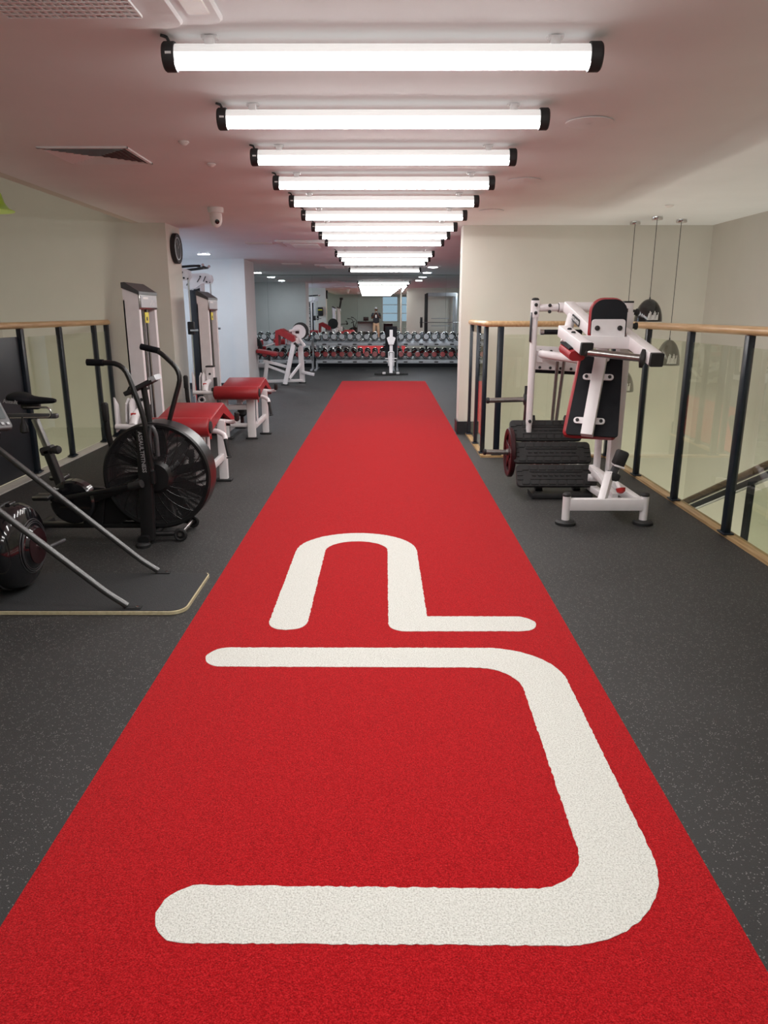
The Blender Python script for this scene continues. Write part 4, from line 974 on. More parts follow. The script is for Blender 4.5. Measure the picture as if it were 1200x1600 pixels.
# ------------------------------------------------------------------ PRONE LEG CURL MACHINES
def leg_curl(O, label):
    ox, oy = O; r = thing('leg_curl_machine', label, 'gym machine', (ox, oy, 0), 'red padded leg curl machines')
    X = lambda x: ox+x; Y = lambda y: oy+y
    P = lambda x, y, z: (ox+x, oy+y, z)
    # local numbers: x from the seat centre, y from the front leg
    MB().lathe([(0.05, -0.265), (0.075, -0.262), (0.081, -0.250), (0.081, 0.250), (0.075, 0.262), (0.05, 0.265)], P(0, -0.13, 0.575), (1, 0, 0), 32).build('ankle_roller', 'red', r)
    for s_ in (-1, 1): MB().lathe([(0.052, 0), (0.050, 0.014), (0.02, 0.020)], P(s_*0.262, -0.13, 0.575), (s_, 0, 0), 24).build('roller_cap', 'blackm', r)
    # bench: bent slab
    prof = [(-0.03, 0.60), (0.0, 0.625), (0.50, 0.705), (0.55, 0.70), (0.98, 0.50), (0.98, 0.44), (0.55, 0.60), (0.50, 0.615), (0.02, 0.515), (-0.02, 0.53), (-0.045, 0.565)]
    mx = axes_m(P(-0.225, 0, 0), (0, 1, 0), (0, 0, 1))
    bp = MB(); bp.prism([(y_, z_) for y_, z_ in prof], 0.0, 0.47, mx, chamfer=0.016); bp.build('bench_pad', 'red', r)
    MB().prism([(0.04, 0.51), (0.50, 0.605), (0.55, 0.59), (0.95, 0.44), (0.95, 0.425), (0.54, 0.575), (0.5, 0.59), (0.04, 0.495)], 0.04, 0.43, mx).build('bench_board', 'vinyl', r)
    f = MB()
    f.beam(P(0.13, 0.03, 0.015), P(0.13, 0.03, 0.53), 0.095, 0.06, up=(0, 1, 0))
    f.beam(P(-0.18, 0.02, 0.015), P(-0.18, 0.02, 0.50), 0.07, 0.06, up=(0, 1, 0))
    f.beam(P(0.24, 0.40, 0.015), P(0.24, 0.40, 0.56), 0.075, 0.06, up=(0, 1, 0))
    f.beam(P(-0.18, 0.9, 0.015), P(-0.18, 0.9, 0.42), 0.07, 0.06, up=(0, 1, 0))
    f.beam(P(-0.18, 0.05, 0.385), P(0.13, 0.05, 0.385), 0.05, 0.06)
    f.cyl(P(-0.55, 0.10, 0.16), P(0.13, 0.06, 0.16), 0.027, 16)
    f.beam(P(0.16, 0.06, 0.15), P(0.24, 0.38, 0.23), 0.04, 0.06)
    f.beam(P(0.0, 0.06, 0.47), P(0.0, 0.92, 0.45), 0.06, 0.05)
    f.beam(P(-0.18, 0.02, 0.1), P(-0.18, 0.92, 0.1), 0.05, 0.05)
    f.build('frame', 'white', r)
    for x, y_ in ((0.13, 0.03), (-0.18, 0.02), (0.24, 0.40), (-0.18, 0.9)):
        MB().box(P(x, y_, 0.011), (0.15, 0.09, 0.022), 0.008).build('foot', 'blackm', r)
    MB().beam(P(0.20, 0.05, 0.20), P(0.20, 0.05, 0.50), 0.02, 0.035, up=(0, 1, 0)).build('range_bracket', 'white', r)
    MB().beam(P(0.205, 0.09, 0.44), P(0.205, 0.09, 0.50), 0.03, 0.02, up=(0, 1, 0)).build('range_pin', 'redm', r)
    # handles on the right
    h = MB().tube([P(0.20, 0.42, 0.555), P(0.34, 0.40, 0.545), P(0.385, 0.36, 0.56)], 0.017, 12, 0.03).build('elbow_bar', 'white', r)
    MB().lathe([(0.016, 0), (0.022, 0.01), (0.022, 0.075), (0.016, 0.085)], P(0.395, 0.34, 0.565), (0.1, -0.35, 0.9), 14).build('grip', 'blackm', h)
    h = MB().tube([P(0.16, 0.16, 0.50), P(0.27, 0.12, 0.505), P(0.335, 0.08, 0.475), P(0.345, 0.06, 0.44)], 0.022, 12, 0.04).build('hand_bar', 'white', r)
    MB().tube([P(0.343, 0.06, 0.45), P(0.375, 0.03, 0.30)], 0.017, 12).lathe([(0.024, 0), (0.024, 0.012)], P(0.375, 0.03, 0.295), (0.2, -0.2, -1), 14).build('grip', 'blackm', h)
    # lever, cam and pivot on the left
    MB().tube([P(-0.52, -0.13, 0.58), P(-0.27, -0.13, 0.578)], 0.023, 14).tube([P(-0.38, -0.13, 0.58), P(-0.40, 0.02, 0.66), P(-0.37, 0.12, 0.69)], 0.035, 14, 0.06).build('lever_arm', 'white', r)
    MB().beam(P(-0.36, 0.14, 0.30), P(-0.36, 0.14, 0.86), 0.09, 0.09, up=(0, 1, 0)).build('pivot_post', 'white', r)
    MB().beam(P(-0.36, 0.14, 0.86), P(-0.36, 0.14, 0.875), 0.10, 0.10, up=(0, 1, 0)).build('post_cap', 'blackm', r)
    MB().lathe([(0.014, 0), (0.014, 0.01)], P(-0.36, 0.092, 0.78), (0, -1, 0), 12).build('bolt', 'blackm', r)
    cam_p = [(-0.10, -0.06), (-0.02, -0.13), (0.08, -0.10), (0.12, 0.0), (0.09, 0.09), (0.0, 0.13), (-0.07, 0.09)]
    for x in (-0.46, -0.43): MB().prism(cam_p, 0, 0.010, axes_m(P(x, 0.04, 0.67), (0, 1, 0), (0, 0, 1))).build('cam_plate', 'white', r)
    MB().box(P(-0.405, -0.02, 0.66), (0.05, 0.03, 0.04), 0.006).build('cam_pin', 'redm', r)
    MB().prism([(-0.06, -0.14), (0.05, -0.12), (0.03, 0.08), (-0.05, 0.15)], 0, 0.012, axes_m(P(-0.53, -0.05, 0.67), (0, 1, 0), (0, 0, 1))).build('side_shield', 'white', r)
    MB().tube([P(-0.60, -0.12, 0.74), P(-0.60, -0.10, 0.50), P(-0.56, 0.0, 0.10)], 0.024, 12, 0.05).box(P(-0.60, -0.12, 0.70), (0.05, 0.06, 0.16), 0.015).build('counterweight_arm', 'blackm', r)
    MB().beam(P(-0.29, 0.06, 0.62), P(-0.29, 0.06, 0.74), 0.04, 0.05, up=(0, 1, 0), r=0.015).box(P(-0.285, -0.12, 0.60), (0.03, 0.05, 0.07), 0.008).build('bump_stop', 'blackm', r)
    MB().torus(P(-0.45, -0.02, 0.48), 0.035, 0.012, (0, 1, 0), 20, 8).build('cable_pulley', 'white', r)
    # start position peg under the bench
    MB().lathe([(0.02, 0), (0.06, 0.01), (0.062, 0.05), (0.02, 0.065)], P(-0.06, 0.40, 0.26), (0.3, -0.6, 0.7), 20).build('peg_disc', 'blackm', r)
    MB().beam(P(-0.06, 0.42, 0.10), P(-0.06, 0.42, 0.27), 0.04, 0.04, up=(0, 1, 0)).build('peg_post', 'dkred', r)
    # weight tower
    x0, x1, y0, y1 = -0.515, -0.385, 0.30, 0.80
    z0, z1 = 0.03, 1.60
    t = MB()
    side = [(x0, z0), (x1, z0), (x1, 1.645), (x0, 1.705)]
    for ya in (y0, y1-0.06):
        t.prism(side, 0.0, 0.06, Matrix(((1, 0, 0, ox), (0, 0, 1, oy+ya), (0, 1, 0, 0), (0, 0, 0, 1))))
    t.bb(X(x0), X(x0)+0.012, Y(y0), Y(y1), z0, z1)
    t.build('tower_shell', 'white', r)
    MB().bb(X(x0)-0.02, X(x1)+0.02, Y(y0)-0.02, Y(y1)+0.02, 0.0, 0.05, 0.01).build('tower_foot', 'blackm', r)
    cp = MB().prism([(x1+0.012, 1.645), (x1+0.012, 1.672), (x1-0.015, 1.690), (x0+0.025, 1.748), (x0-0.006, 1.745), (x0-0.006, 1.700)], -0.005, y1-y0+0.01, Matrix(((1, 0, 0, ox), (0, 0, 1, oy+y0), (0, 1, 0, 0), (0, 0, 0, 1))))
    cap = cp.build('tower_cap', 'dkgrey', r)
    MB().bb(X(x1)-0.02, X(x1)+0.010, Y(y0)+0.005, Y(y1)-0.005, 1.525, 1.650, 0.004).build('placard_housing', 'steel', cap)
    MB().bb(X(x1)+0.0105, X(x1)+0.016, Y(y0)+0.03, Y(y1)-0.03, 1.54, 1.64).build('placard', 'grey', cap)
    MB().bb(X(x1)+0.0165, X(x1)+0.018, Y(y0)+0.08, Y(y0)+0.22, 1.61, 1.628).build('placard_print', 'text_white', cap)
    for k in range(3): MB().bb(X(x1)+0.0165, X(x1)+0.018, Y(y0)+0.27+0.05*k, Y(y0)+0.28+0.05*k, 1.555, 1.585+0.02*(k % 2)).build('placard_print', 'text_white', cap)
    MB().bb(X(x0)+0.02, X(x0)+0.03, Y(y0)+0.06, Y(y1)-0.06, z0, z1).build('stack_shroud', 'vinyl', r)
    for yy in (0.44, 0.66): MB().cyl(P(x0+0.08, yy, 0.05), P(x0+0.08, yy, 1.58), 0.011, 10).build('guide_rod', 'steel', r)
    for k in range(14):
        MB().bb(X(x0)+0.035, X(x1)-0.02, Y(0.40), Y(0.70), 0.06+k*0.030, 0.086+k*0.030, 0.003).build('stack_plate', 'blackm', r)
    MB().cyl(P(x0+0.08, 0.55, 0.5), P(x0+0.08, 0.55, 1.58), 0.006, 8).build('lift_cable', 'steel', r)
    lb = MB().bb(X(x1)+0.001, X(x1)+0.006, Y(0.44), Y(0.54), 1.41, 1.50).build('warning_tag', 'yellow', r)
    MB().bb(X(x1)+0.0065, X(x1)+0.008, Y(0.47), Y(0.50), 1.43, 1.46).build('tag_print', 'text_black', lb)
    return r
leg_curl((-1.725, 6.18), 'red padded leg curl machine with tall white weight tower behind the bike fan')
leg_curl((-1.765, 8.87), 'red padded leg curl machine farther back, beside the end of the clock column')

# ------------------------------------------------------------------ CABLE MACHINE behind the clock column
cm = thing('cable_machine', 'dual pulley cable machine with pale top plates behind the clock column', 'gym machine', (-3.0, 11.7, 0))
def arm_plate(y):
    poly = [(-0.38, 1.86), (-0.38, 2.05), (-0.28, 2.08), (0.08, 2.10), (0.15, 2.07), (0.17, 2.00), (0.13, 1.94), (0.02, 1.94), (-0.06, 1.88), (-0.12, 1.86)]
    p = MB().prism([(x-2.93, z) for x, z in poly], y, y+0.012, Matrix(((1, 0, 0, 0), (0, 0, 1, 0), (0, 1, 0, 0), (0, 0, 0, 1)))).build('arm_plate', 'white', cm)
    for a, b_ in (((-0.22, 1.91), (-0.14, 2.05)), ((-0.05, 1.96), (0.0, 2.03)), ((0.05, 1.97), (0.09, 2.05))):
        MB().beam((a[0]-2.93, y-0.002, a[1]), (b_[0]-2.93, y-0.002, b_[1]), 0.004, 0.014, up=(1, 0, 0)).build('slot', 'text_black', p)
    for x, z in ((-0.19, 2.03), (0.005, 2.045), (0.10, 1.965)):
        MB().lathe([(0.014, 0), (0.014, 0.006)], (x-2.93, y, z), (0, -1, 0), 10).build('bolt', 'blackm', p)
for y in (10.75, 10.95, 12.10, 12.30): arm_plate(y)
for y in (10.86, 12.21):
    MB().bb(-3.16, -3.10, y-0.04, y+0.04, 0.03, 1.95, 0.004).build('upright', 'white', cm)
    MB().bb(-2.96, -2.90, y-0.04, y+0.04, 0.03, 1.95, 0.004).build('upright', 'white', cm)
    for x in (-3.25, -2.80): MB().cyl((x, y, 0.04), (x, y, 1.95), 0.013, 10).build('guide_rod', 'chrome', cm)
    cr = MB().box((-2.80, y, 1.28), (0.09, 0.09, 0.18), 0.01).build('pulley_carriage', 'blackm', cm)
    MB().cyl((-2.80, y-0.06, 1.25), (-2.66, y-0.06, 1.25), 0.018, 10).build('carriage_pin', 'chrome', cr)
    MB().bb(-3.35, -2.7, y-0.10, y+0.10, 0.0, 0.05, 0.01).build('base_plate', 'blackm', cm)
    for k in range(16): MB().bb(-3.09, -2.97, y-0.09, y+0.09, 0.08+k*0.03, 0.106+k*0.03, 0.003).build('stack_plate', 'blackm', cm)
sh = MB().bb(-3.10, -2.965, 12.32, 12.36, 0.1, 1.90, 0.006).build('shroud', 'navy', cm)
MB().bb(-3.09, -2.97, 10.70, 10.73, 0.1, 1.90, 0.006).build('shroud', 'navy', cm)
MB().bb(-3.11, -2.96, 12.04, 12.08, 0.1, 1.84, 0.006).build('shroud', 'navy', cm)
text('ATLANTIS', 0.17, axes_m((-3.03, 12.362, 1.25), (0, 0, -1), (-1, 0, 0)), 'text_white', sh, sx=1.15)
MB().beam((-3.14, 10.86, 2.09), (-3.14, 12.21, 2.09), 0.08, 0.05).build('top_beam', 'white', cm)
for x in (-2.78, -2.72): MB().tube([(x-0.35, 11.2, 2.13), (x, 11.25, 2.16), (x+0.05, 11.5, 2.14), (x, 11.8, 2.16), (x-0.3, 11.85, 2.13)], 0.016, 10, 0.05).build('pull_up_bar', 'black', cm)
for y in (11.3, 11.7): MB().cyl((-2.72, y, 2.16), (-2.66, y-0.1, 2.17), 0.02, 12).build('pull_up_grip', 'chrome', cm)

# ------------------------------------------------------------------ ARM CURL MACHINE (far left)
ac = thing('arm_curl_machine', 'white arm curl machine with red pads in front of the left dumbbell rack', 'gym machine', (-2.4, 16.2, 0))
f = MB()
f.beam((-2.52, 15.75, 0.02), (-2.30, 15.80, 0.92), 0.09, 0.09, up=(0, 1, 0))
f.beam((-2.20, 16.25, 0.02), (-2.22, 16.2, 0.80), 0.11, 0.09, up=(0, 1, 0))
f.beam((-2.98, 15.9, 0.02), (-2.90, 15.9, 0.50), 0.08, 0.08, up=(0, 1, 0))
f.beam((-2.98, 15.9, 0.50), (-2.40, 15.85, 0.36), 0.07, 0.06).beam((-2.92, 15.9, 0.40), (-2.42, 15.85, 0.22), 0.07, 0.05)
f.beam((-2.98, 15.95, 0.06), (-2.20, 16.2, 0.06), 0.06, 0.06).beam((-2.2, 16.2, 0.24), (-1.93, 16.15, 0.19), 0.06, 0.06)
f.beam((-2.45, 15.9, 0.12), (-2.22, 16.2, 0.42), 0.05, 0.05).beam((-2.45, 15.85, 0.90), (-2.20, 16.0, 0.92), 0.10, 0.12)
f.build('frame', 'white', ac)
MB().beam((-2.27, 15.95, 1.05), (-2.10, 15.95, 0.80), 0.06, 0.05, up=(0, 1, 0)).prism([(0.13*math.cos(2*PI*k/20)*1.15-0.02, 0.15*math.sin(2*PI*k/20)) for k in range(20)], 0, 0.014, axes_m((-2.20, 15.98, 1.10), (1, 0, 0), (0, 0, 1))).beam((-2.42, 15.95, 1.12), (-2.2, 15.95, 1.16), 0.03, 0.05).build('cam', 'white', ac)
MB().lathe([(0.10, 0), (0.175, 0.01), (0.175, 0.03), (0.10, 0.04)], (-2.19, 16.03, 1.12), (0, 1, 0), 28).build('cam_disc', 'blackm', ac)
MB().box((-2.25, 15.96, 1.09), (0.08, 0.03, 0.05), 0.01).build('cam_pin', 'dkred', ac)
MB().prism([(-2.68, 1.13), (-2.56, 1.17), (-2.28, 1.02), (-2.27, 0.92), (-2.33, 0.90), (-2.62, 1.05), (-2.63, 0.82), (-2.69, 0.82)], 0, 0.45, Matrix(((1, 0, 0, 0), (0, 0, 1, 15.70), (0, 1, 0, 0), (0, 0, 0, 1)))).build('arm_pad', 'red', ac)
MB().beam((-3.10, 15.9, 0.71), (-2.68, 15.9, 0.64), 0.34, 0.075, r=0.02).build('seat_pad', 'red', ac)
MB().beam((-2.86, 15.9, 0.5), (-2.86, 15.9, 0.66), 0.05, 0.05, up=(0, 1, 0)).build('seat_post', 'black', ac)
MB().cyl((-2.22, 15.80, 0.80), (-2.30, 15.76, 0.88), 0.03, 12).build('grip', 'blackm', ac)
for x, y in ((-2.52, 15.75), (-2.20, 16.25), (-2.98, 15.9)): MB().box((x, y, 0.01), (0.16, 0.11, 0.02), 0.006).build('foot', 'blackm', ac)

ac.location.x += 0.38
# leg extension machine partly hidden behind the pier
le = thing('leg_extension_machine', 'machine with red rollers and a black weight plate half hidden by the pier', 'gym machine', (-3.3, 16.7, 0))
f = MB().beam((-3.9, 16.6, 0.36), (-2.95, 16.6, 0.36), 0.08, 0.10).beam((-3.9, 16.6, 0.05), (-3.0, 16.6, 0.05), 0.08, 0.08).beam((-3.2, 16.6, 0.05), (-3.2, 16.6, 0.7), 0.08, 0.08, up=(0, 1, 0)).beam((-3.75, 16.6, 0.05), (-3.75, 16.6, 0.9), 0.08, 0.08, up=(0, 1, 0))
f.build('frame', 'white', le)
for x, y, z, w in ((-3.10, 16.5, 0.86, 0.16), (-3.05, 16.5, 0.72, 0.18), (-2.72, 16.9, 0.86, 0.26)):
    MB().lathe([(0.03, -w/2), (0.062, -w/2+0.005), (0.062, w/2-0.005), (0.03, w/2)], (x, y, z), (1, 0, 0), 20).build('roller', 'red', le)
MB().beam((-3.2, 16.6, 0.70), (-2.75, 16.9, 0.85), 0.03, 0.03).build('roller_arm', 'white', le)
MB().box((-3.55, 16.6, 0.66), (0.5, 0.4, 0.09), 0.03).build('seat_pad', 'red', le)
wq = thing('weight_plate', 'black spoked weight plate beside the red rollers at the pier edge', 'weight plate', (-3.27, 16.4, 0.6))
mb = MB(); ringsec(mb, [(0.12, -0.01), (0.14, -0.018), (0.205, -0.018), (0.205, 0.018), (0.14, 0.018), (0.12, 0.01)], (-3.20, 16.35, 0.78), (0.4, 1, 0), 32); mb.build('rim', 'blackm', wq)
mb = MB(); ringsec(mb, [(0.025, -0.018), (0.06, -0.012), (0.06, 0.012), (0.025, 0.018)], (-3.20, 16.35, 0.78), (0.4, 1, 0), 20); mb.build('hub', 'blackm', wq)
for k in range(3):
    t = 2*PI*k/3+0.5; a = Vector((0.4, 1, 0)).normalized(); sd_, uu = frame_for(a); e = sd_*math.cos(t)+uu*math.sin(t)
    MB().beam(Vector((-3.20, 16.35, 0.78))+e*0.05, Vector((-3.20, 16.35, 0.78))+e*0.13, 0.07, 0.02, up=a).build('spoke', 'blackm', wq)
MB().cyl((-3.32, 16.08, 0.78), (-3.13, 16.55, 0.78), 0.02, 12).build('weight_horn', 'steel', le)
le.location.x += 0.33; wq.location.x += 0.33

# ------------------------------------------------------------------ DUMBBELL RACKS
def rack(x0, x1, label):
    r = thing('dumbbell_rack', label, 'dumbbell rack', ((x0+x1)/2, 20.2, 0), 'two-tier dumbbell racks')
    for (yf, zf) in ((19.98, 0.675), (19.98, 0.215)):
        sh = MB().beam((x0, yf, zf), (x1, yf, zf), 0.03, 0.075).build('shelf_lip', 'grey', r)
        MB().beam((x0, yf+0.24, zf+0.075), (x1, yf+0.24, zf+0.075), 0.44, 0.012, up=(0, -0.22, 1)).build('shelf', 'grey', r)
        n = 5
        for k in range(n):
            x = x0+(x1-x0)*(k+0.5)/n
            MB().prism(rrect(0.11, 0.034, 0.014, 3), 0.0, 0.004, axes_m((x, yf-0.016, zf), (1, 0, 0), (0, 0, 1))).build('label_plate', 'text_black', sh)
    for x in (x0-0.02, x1+0.02):
        MB().beam((x, 20.20, 0.0), (x, 20.32, 0.86), 0.045, 0.07, up=(0, 1, 0)).build('side_post', 'grey', r)
        MB().beam((x, 19.62, 0.02), (x, 20.60, 0.02), 0.06, 0.04).build('foot_rail', 'grey', r)
        MB().beam((x, 19.98, 0.0), (x, 19.98, 0.24), 0.03, 0.03, up=(0, 1, 0)).build('front_leg', 'grey', r)
    return r
rack(-4.05, -1.98, 'grey two-tier dumbbell rack at left, partly behind the white pier')
rack(-1.83, 0.20, 'grey two-tier dumbbell rack in the middle, left of the upright bench')
rack(0.34, 2.40, 'grey two-tier dumbbell rack at right, right of the upright bench')
def dumbbell(face):
    r = thing('dumbbell', '', 'dumbbell', (0, 0, 0), None)
    MB().cyl((0, -0.07, 0), (0, 0.07, 0), 0.016, 12).build('handle', 'chrome', r)
    for s_ in (-1, 1):
        hd = MB().lathe([(0.03, 0.055), (0.062, 0.06), (0.082, 0.075), (0.085, 0.10), (0.085, 0.155), (0.076, 0.168), (0.066, 0.17)], (0, 0, 0), (0, s_, 0), 12).build('head', 'gloss', r)
        MB().lathe([(0.067, 0.150), (0.067, 0.173), (0.02, 0.175)], (0, 0, 0), (0, s_, 0), 18).build('face_disc', face, hd)
        MB().torus((0, s_*0.085, 0), 0.080, 0.010, (0, 1, 0), 18, 6).build('chrome_collar', 'chrome', hd)
    return r
dA = dumbbell('face_grey'); dB = dumbbell('face_red')
def place(proto, x, z, label, group, used=set()):
    if proto.name not in used: o = proto; used.add(proto.name)
    else: o = dup(proto, (0, 0, 0))
    o.location = (x, 20.12, z); o.rotation_euler = (math.radians(-12), 0, 0)
    o['label'] = label; o['group'] = group
def ordn(k, n): 
    w = ['leftmost', 'second from left', 'third from left', 'fourth from left', 'fifth from left', 'sixth from left', 'seventh from left', 'eighth from left', 'ninth from left', 'tenth from left']
    return w[k] if k < n-1 else 'rightmost'
for rx, nn, nm in ((-3.90, 9, 'left rack'), (-1.90, 10, 'middle rack'), (0.42, 9, 'right rack')):
    for k in range(nn):
        x = rx+k*0.2235
        if nm == 'middle rack': x = -1.85+0.03+k*0.2235*0.985
        place(dA, x, 0.840, 'black grey-faced dumbbell, %s on the upper tier of the %s' % (ordn(k, nn), nm), 'grey faced dumbbells on the upper tiers')
        place(dB, x, 0.382, 'black red-faced dumbbell, %s on the lower tier of the %s' % (ordn(k, nn), nm), 'red faced dumbbells on the lower tiers')

# ------------------------------------------------------------------ UPRIGHT BENCH
bn = thing('adjustable_bench', 'upright adjustable bench seen from behind, between the dumbbell racks', 'bench', (0.15, 18.4, 0))
MB().beam((0.145, 18.45, 0.38), (0.145, 18.58, 1.16), 0.285, 0.025, up=(0, 1, 0), r=0.01).build('back_board', 'vinyl', bn)
MB().beam((0.145, 18.49, 0.38), (0.145, 18.62, 1.165), 0.29, 0.06, up=(0, 1, 0), r=0.02).build('back_pad', 'dkred', bn)
MB().beam((0.14, 18.26, 0.04), (0.14, 18.42, 0.45), 0.085, 0.07, up=(0, 1, 0)).beam((0.145, 18.40, 0.38), (0.145, 18.53, 1.08), 0.08, 0.05, up=(0, 1, 0)).build('spine', 'white', bn)
MB().prism([(-0.11, 0.07), (-0.06, 0.10), (0.06, 0.10), (0.11, 0.07), (0.06, -0.09), (-0.06, -0.09)], 0, 0.01, axes_m((0.145, 18.44, 0.82), (1, 0, 0), (0, 0.16, 1))).build('pivot_bracket', 'white', bn)
MB().tube([(0.08, 18.36, 0.22), (0.08, 18.40, 0.56), (0.21, 18.40, 0.56), (0.21, 18.36, 0.22)], 0.012, 8, 0.02).beam((0.0, 18.38, 0.40), (0.29, 18.38, 0.40), 0.02, 0.025).beam((0.03, 18.38, 0.33), (0.26, 18.38, 0.33), 0.02, 0.02).build('ladder_frame', 'white', bn)
MB().beam((-0.27, 18.24, 0.035), (0.56, 18.24, 0.035), 0.06, 0.05).build('base_bar', 'blackm', bn)
MB().beam((0.14, 18.24, 0.05), (0.14, 19.35, 0.05), 0.07, 0.06).build('base_rail', 'white', bn)
for x in (-0.03, 0.31): MB().box((x, 18.205, 0.06), (0.08, 0.05, 0.05), 0.01).build('wheel_bracket', 'white', bn)
MB().box((0.145, 19.0, 0.42), (0.28, 0.36, 0.07), 0.02).build('seat_pad', 'dkred', bn)
MB().beam((0.14, 18.9, 0.06), (0.14, 18.95, 0.39), 0.06, 0.05, up=(0, 1, 0)).build('seat_post', 'white', bn)

# ------------------------------------------------------------------ seen only in the mirror: racks behind the right wall, desk, viewer
pk = thing('power_rack', 'grey power rack standing behind the right wall, seen in the mirror', 'gym machine', (2.6, 10.6, 0))
for x in (1.7, 2.9):
    for y in (10.1, 11.2):
        MB().bb(x-0.04, x+0.04, y-0.04, y+0.04, 0.0, 2.25, 0.004).build('upright', 'blackm' if x < 2 else 'grey', pk)
MB().beam((1.7, 11.2, 2.2), (2.9, 11.2, 2.2), 0.07, 0.14).beam((1.7, 10.1, 2.2), (2.9, 10.1, 2.2), 0.07, 0.07).beam((1.7, 10.1, 0.05), (1.7, 11.2, 0.05), 0.07, 0.07).beam((2.9, 10.1, 0.05), (2.9, 11.2, 0.05), 0.07, 0.07).build('cross_member', 'grey', pk)
MB().cyl((1.4, 11.28, 1.1), (3.2, 11.28, 1.1), 0.014, 12).build('barbell', 'chrome', pk)
for x in (1.45, 1.50, 3.10, 3.15): MB().lathe([(0.03, -0.02), (0.21, -0.018), (0.21, 0.018), (0.03, 0.02)], (x, 11.28, 1.1), (1, 0, 0), 28).build('plate', 'blackm', pk)
for k in range(4):
    t = MB().beam((1.95, 10.3, 0.35+k*0.30), (2.7, 10.3, 0.35+k*0.30), 0.30, 0.03)
    t.build('storage_shelf', 'grey', pk)
dk = thing('front_desk', 'grey desk near the wall behind the viewpoint, seen in the mirror', 'desk', (-0.75, -1.5, 0))
MB().bb(-1.5, -0.1, -1.9, -1.4, 0.95, 1.0, 0.01).build('desk_top', 'dkgrey', dk)
for x in (-1.45, -0.15): MB().bb(x-0.03, x+0.03, -1.85, -1.45, 0, 0.95).build('leg', 'blackm', dk)
MB().bb(-1.45, -0.15, -1.86, -1.84, 0.4, 0.95).build('modesty_panel', 'grey', dk)
o = MB().bb(-0.75, -0.45, -1.75, -1.72, 1.03, 1.24, 0.01).cyl((-0.6, -1.73, 1.0), (-0.6, -1.73, 1.06), 0.02).build('desk_monitor', 'dkred', None, (-0.6, -1.73, 1.0)); tag(o, 'dark red backed screen on the grey desk', 'monitor')

# person taking the picture, standing behind the camera and visible in the mirror
pe = thing('person', 'person in grey cap, dark T-shirt and khaki trousers holding a phone, seen in the mirror', 'person', (-0.02, -0.42, 0))
def skin_mesh(name, nodes, edges, m, parent, lv=2):
    me = bpy.data.meshes.new(name); off = Vector((0, 0, 0)); p = parent
    while p is not None: off = off+p.location; p = p.parent
    me.from_pydata([Vector(n[:3])-off for n in nodes], edges, [])
    o = bpy.data.objects.new(name, me); COL.objects.link(o)
    sm = o.modifiers.new('skin', 'SKIN'); sm.use_smooth_shade = True
    for i, n in enumerate(nodes):
        v = me.skin_vertices[0].data[i]; rx = n[3]; ry = n[4] if len(n) > 4 else n[3]; v.radius = (rx, ry); v.use_root = (i == 0)
    ss = o.modifiers.new('sub', 'SUBSURF'); ss.levels = lv; ss.render_levels = lv
    dg = bpy.context.evaluated_depsgraph_get(); me2 = bpy.data.meshes.new_from_object(o.evaluated_get(dg))
    bpy.data.objects.remove(o)
    me2.materials.clear(); me2.materials.append(M[m]); me2.polygons.foreach_set('use_smooth', [True]*len(me2.polygons)); me2.name = name
    o = bpy.data.objects.new(name, me2); COL.objects.link(o); o.parent = parent; return o
px, py = -0.02, -0.42
# body: pelvis root, spine, neck, head, legs, arms with hands meeting at the phone
N = [(px, py, 0.95, 0.15, 0.11), (px, py, 1.15, 0.14, 0.10), (px, py, 1.36, 0.17, 0.11), (px, py, 1.47, 0.062), (px, py+0.01, 1.535, 0.058), (px, py+0.035, 1.585, 0.066, 0.082), (px, py+0.02, 1.66, 0.092, 0.108), (px, py+0.015, 1.74, 0.080, 0.095)]
E_ = [(0, 1), (1, 2), (2, 3), (3, 4), (4, 5), (5, 6), (6, 7)]
for s_ in (-1, 1):
    b0 = len(N)
    N += [(px+s_*0.10, py, 0.86, 0.09), (px+s_*0.12, py+0.02, 0.50, 0.062), (px+s_*0.13, py-0.02, 0.12, 0.042), (px+s_*0.135, py+0.0, 0.055, 0.042), (px+s_*0.15, py+0.13, 0.04, 0.036)]
    E_ += [(0, b0), (b0, b0+1), (b0+1, b0+2), (b0+2, b0+3), (b0+3, b0+4)]
    a0 = len(N)
    N += [(px+s_*0.18, py, 1.42, 0.062), (px+s_*0.25, py-0.01, 1.16, 0.044), (px+s_*0.13, py+0.22, 1.30, 0.033), (px+s_*0.075, py+0.31, 1.42, 0.024), (px+s_*0.062, py+0.35, 1.46, 0.028)]
    E_ += [(2, a0), (a0, a0+1), (a0+1, a0+2), (a0+2, a0+3), (a0+3, a0+4)]
body = skin_mesh('body', N, E_, 'skin', pe)
for s_ in (-1, 1):
    for k in range(4):
        z = 1.442+k*0.021; L_ = (0.030, 0.034, 0.036, 0.030)[k]
        skin_mesh('finger', [(px+s_*0.062, py+0.355, z, 0.009), (px+s_*0.066, py+0.355+L_, z+0.004, 0.0085), (px+s_*0.052, py+0.372+L_, z+0.006, 0.008), (px+s_*0.040, py+0.373+L_, z+0.006, 0.0075)], [(0, 1), (1, 2), (2, 3)], 'skin', pe, 1)
    skin_mesh('thumb', [(px+s_*0.055, py+0.34, 1.455, 0.011), (px+s_*0.045, py+0.355, 1.475, 0.010), (px+s_*0.032, py+0.372, 1.488, 0.009)], [(0, 1), (1, 2)], 'skin', pe, 1)
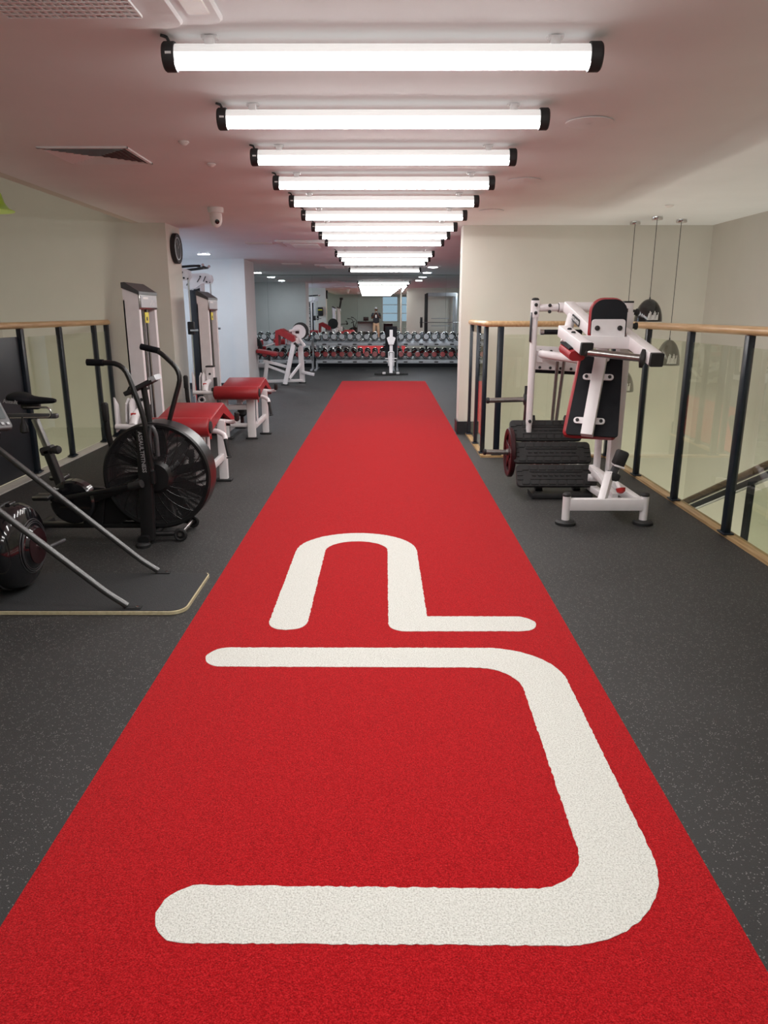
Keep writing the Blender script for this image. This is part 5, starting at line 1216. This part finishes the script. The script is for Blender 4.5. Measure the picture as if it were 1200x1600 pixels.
# shirt, shorts/trousers, shoes, cap, face
N = [(px, py, 0.86, 0.200, 0.160), (px, py, 1.00, 0.190, 0.150), (px, py, 1.18, 0.175, 0.135), (px, py, 1.37, 0.195, 0.138), (px, py, 1.465, 0.085, 0.075)]; E_ = [(0, 1), (1, 2), (2, 3), (3, 4)]
for s_ in (-1, 1):
    a0 = len(N); N += [(px+s_*0.185, py, 1.415, 0.078), (px+s_*0.235, py-0.005, 1.24, 0.066)]; E_ += [(3, a0), (a0, a0+1)]
sh_ = skin_mesh('shirt', N, E_, 'shirt', pe)
MB().box((px-0.01, py+0.137, 1.28), (0.07, 0.004, 0.16), 0.001).build('shirt_print', 'text_white', sh_)
N = [(px, py, 0.95, 0.165, 0.125), (px, py, 1.02, 0.155, 0.12)]; E_ = [(0, 1)]
for s_ in (-1, 1):
    a0 = len(N); N += [(px+s_*0.10, py, 0.84, 0.108), (px+s_*0.122, py+0.02, 0.50, 0.085), (px+s_*0.132, py-0.015, 0.09, 0.062)]; E_ += [(0, a0), (a0, a0+1), (a0+1, a0+2)]
skin_mesh('trousers', N, E_, 'khaki', pe)
for s_ in (-1, 1):
    MB().box((px+s_*0.145, py+0.05, 0.045), (0.105, 0.29, 0.085), 0.035).build('shoe', 'text_white', pe)
    MB().lathe([(0.012, 0), (0.010, 0.006), (0.002, 0.009)], (px+s_*0.030, py+0.112, 1.655), (0, 1, 0), 10).build('eye', 'text_black', pe)
    MB().box((px+s_*0.084, py+0.02, 1.64), (0.016, 0.035, 0.055), 0.006).build('ear', 'skin', pe)
MB().box((px, py+0.122, 1.628), (0.022, 0.03, 0.045), 0.008).build('nose', 'skin', pe)
MB().box((px, py+0.112, 1.588), (0.045, 0.01, 0.012), 0.003).build('mouth', 'dkred', pe)
cp = MB().lathe([(0.094, 1.685), (0.096, 1.70), (0.088, 1.74), (0.06, 1.775), (0.01, 1.788)], (px, py+0.02, 0), (0, 0, 1), 24).build('cap', 'cap', pe)
MB().prism([(x*0.075, y) for x, y in [(-1, 0.08), (-0.9, 0.15), (-0.5, 0.185), (0, 0.195), (0.5, 0.185), (0.9, 0.15), (1, 0.08)]], 1.688, 1.696, Matrix.Translation((px, py+0.02, 0))).build('cap_peak', 'cap', cp)
ph = MB().box((px+0.0, py+0.395, 1.475), (0.075, 0.008, 0.15), 0.003).build('phone', 'gloss', None, (px, py+0.395, 1.40))
tag(ph, 'black phone held up in both hands by the person, seen in the mirror', 'phone')
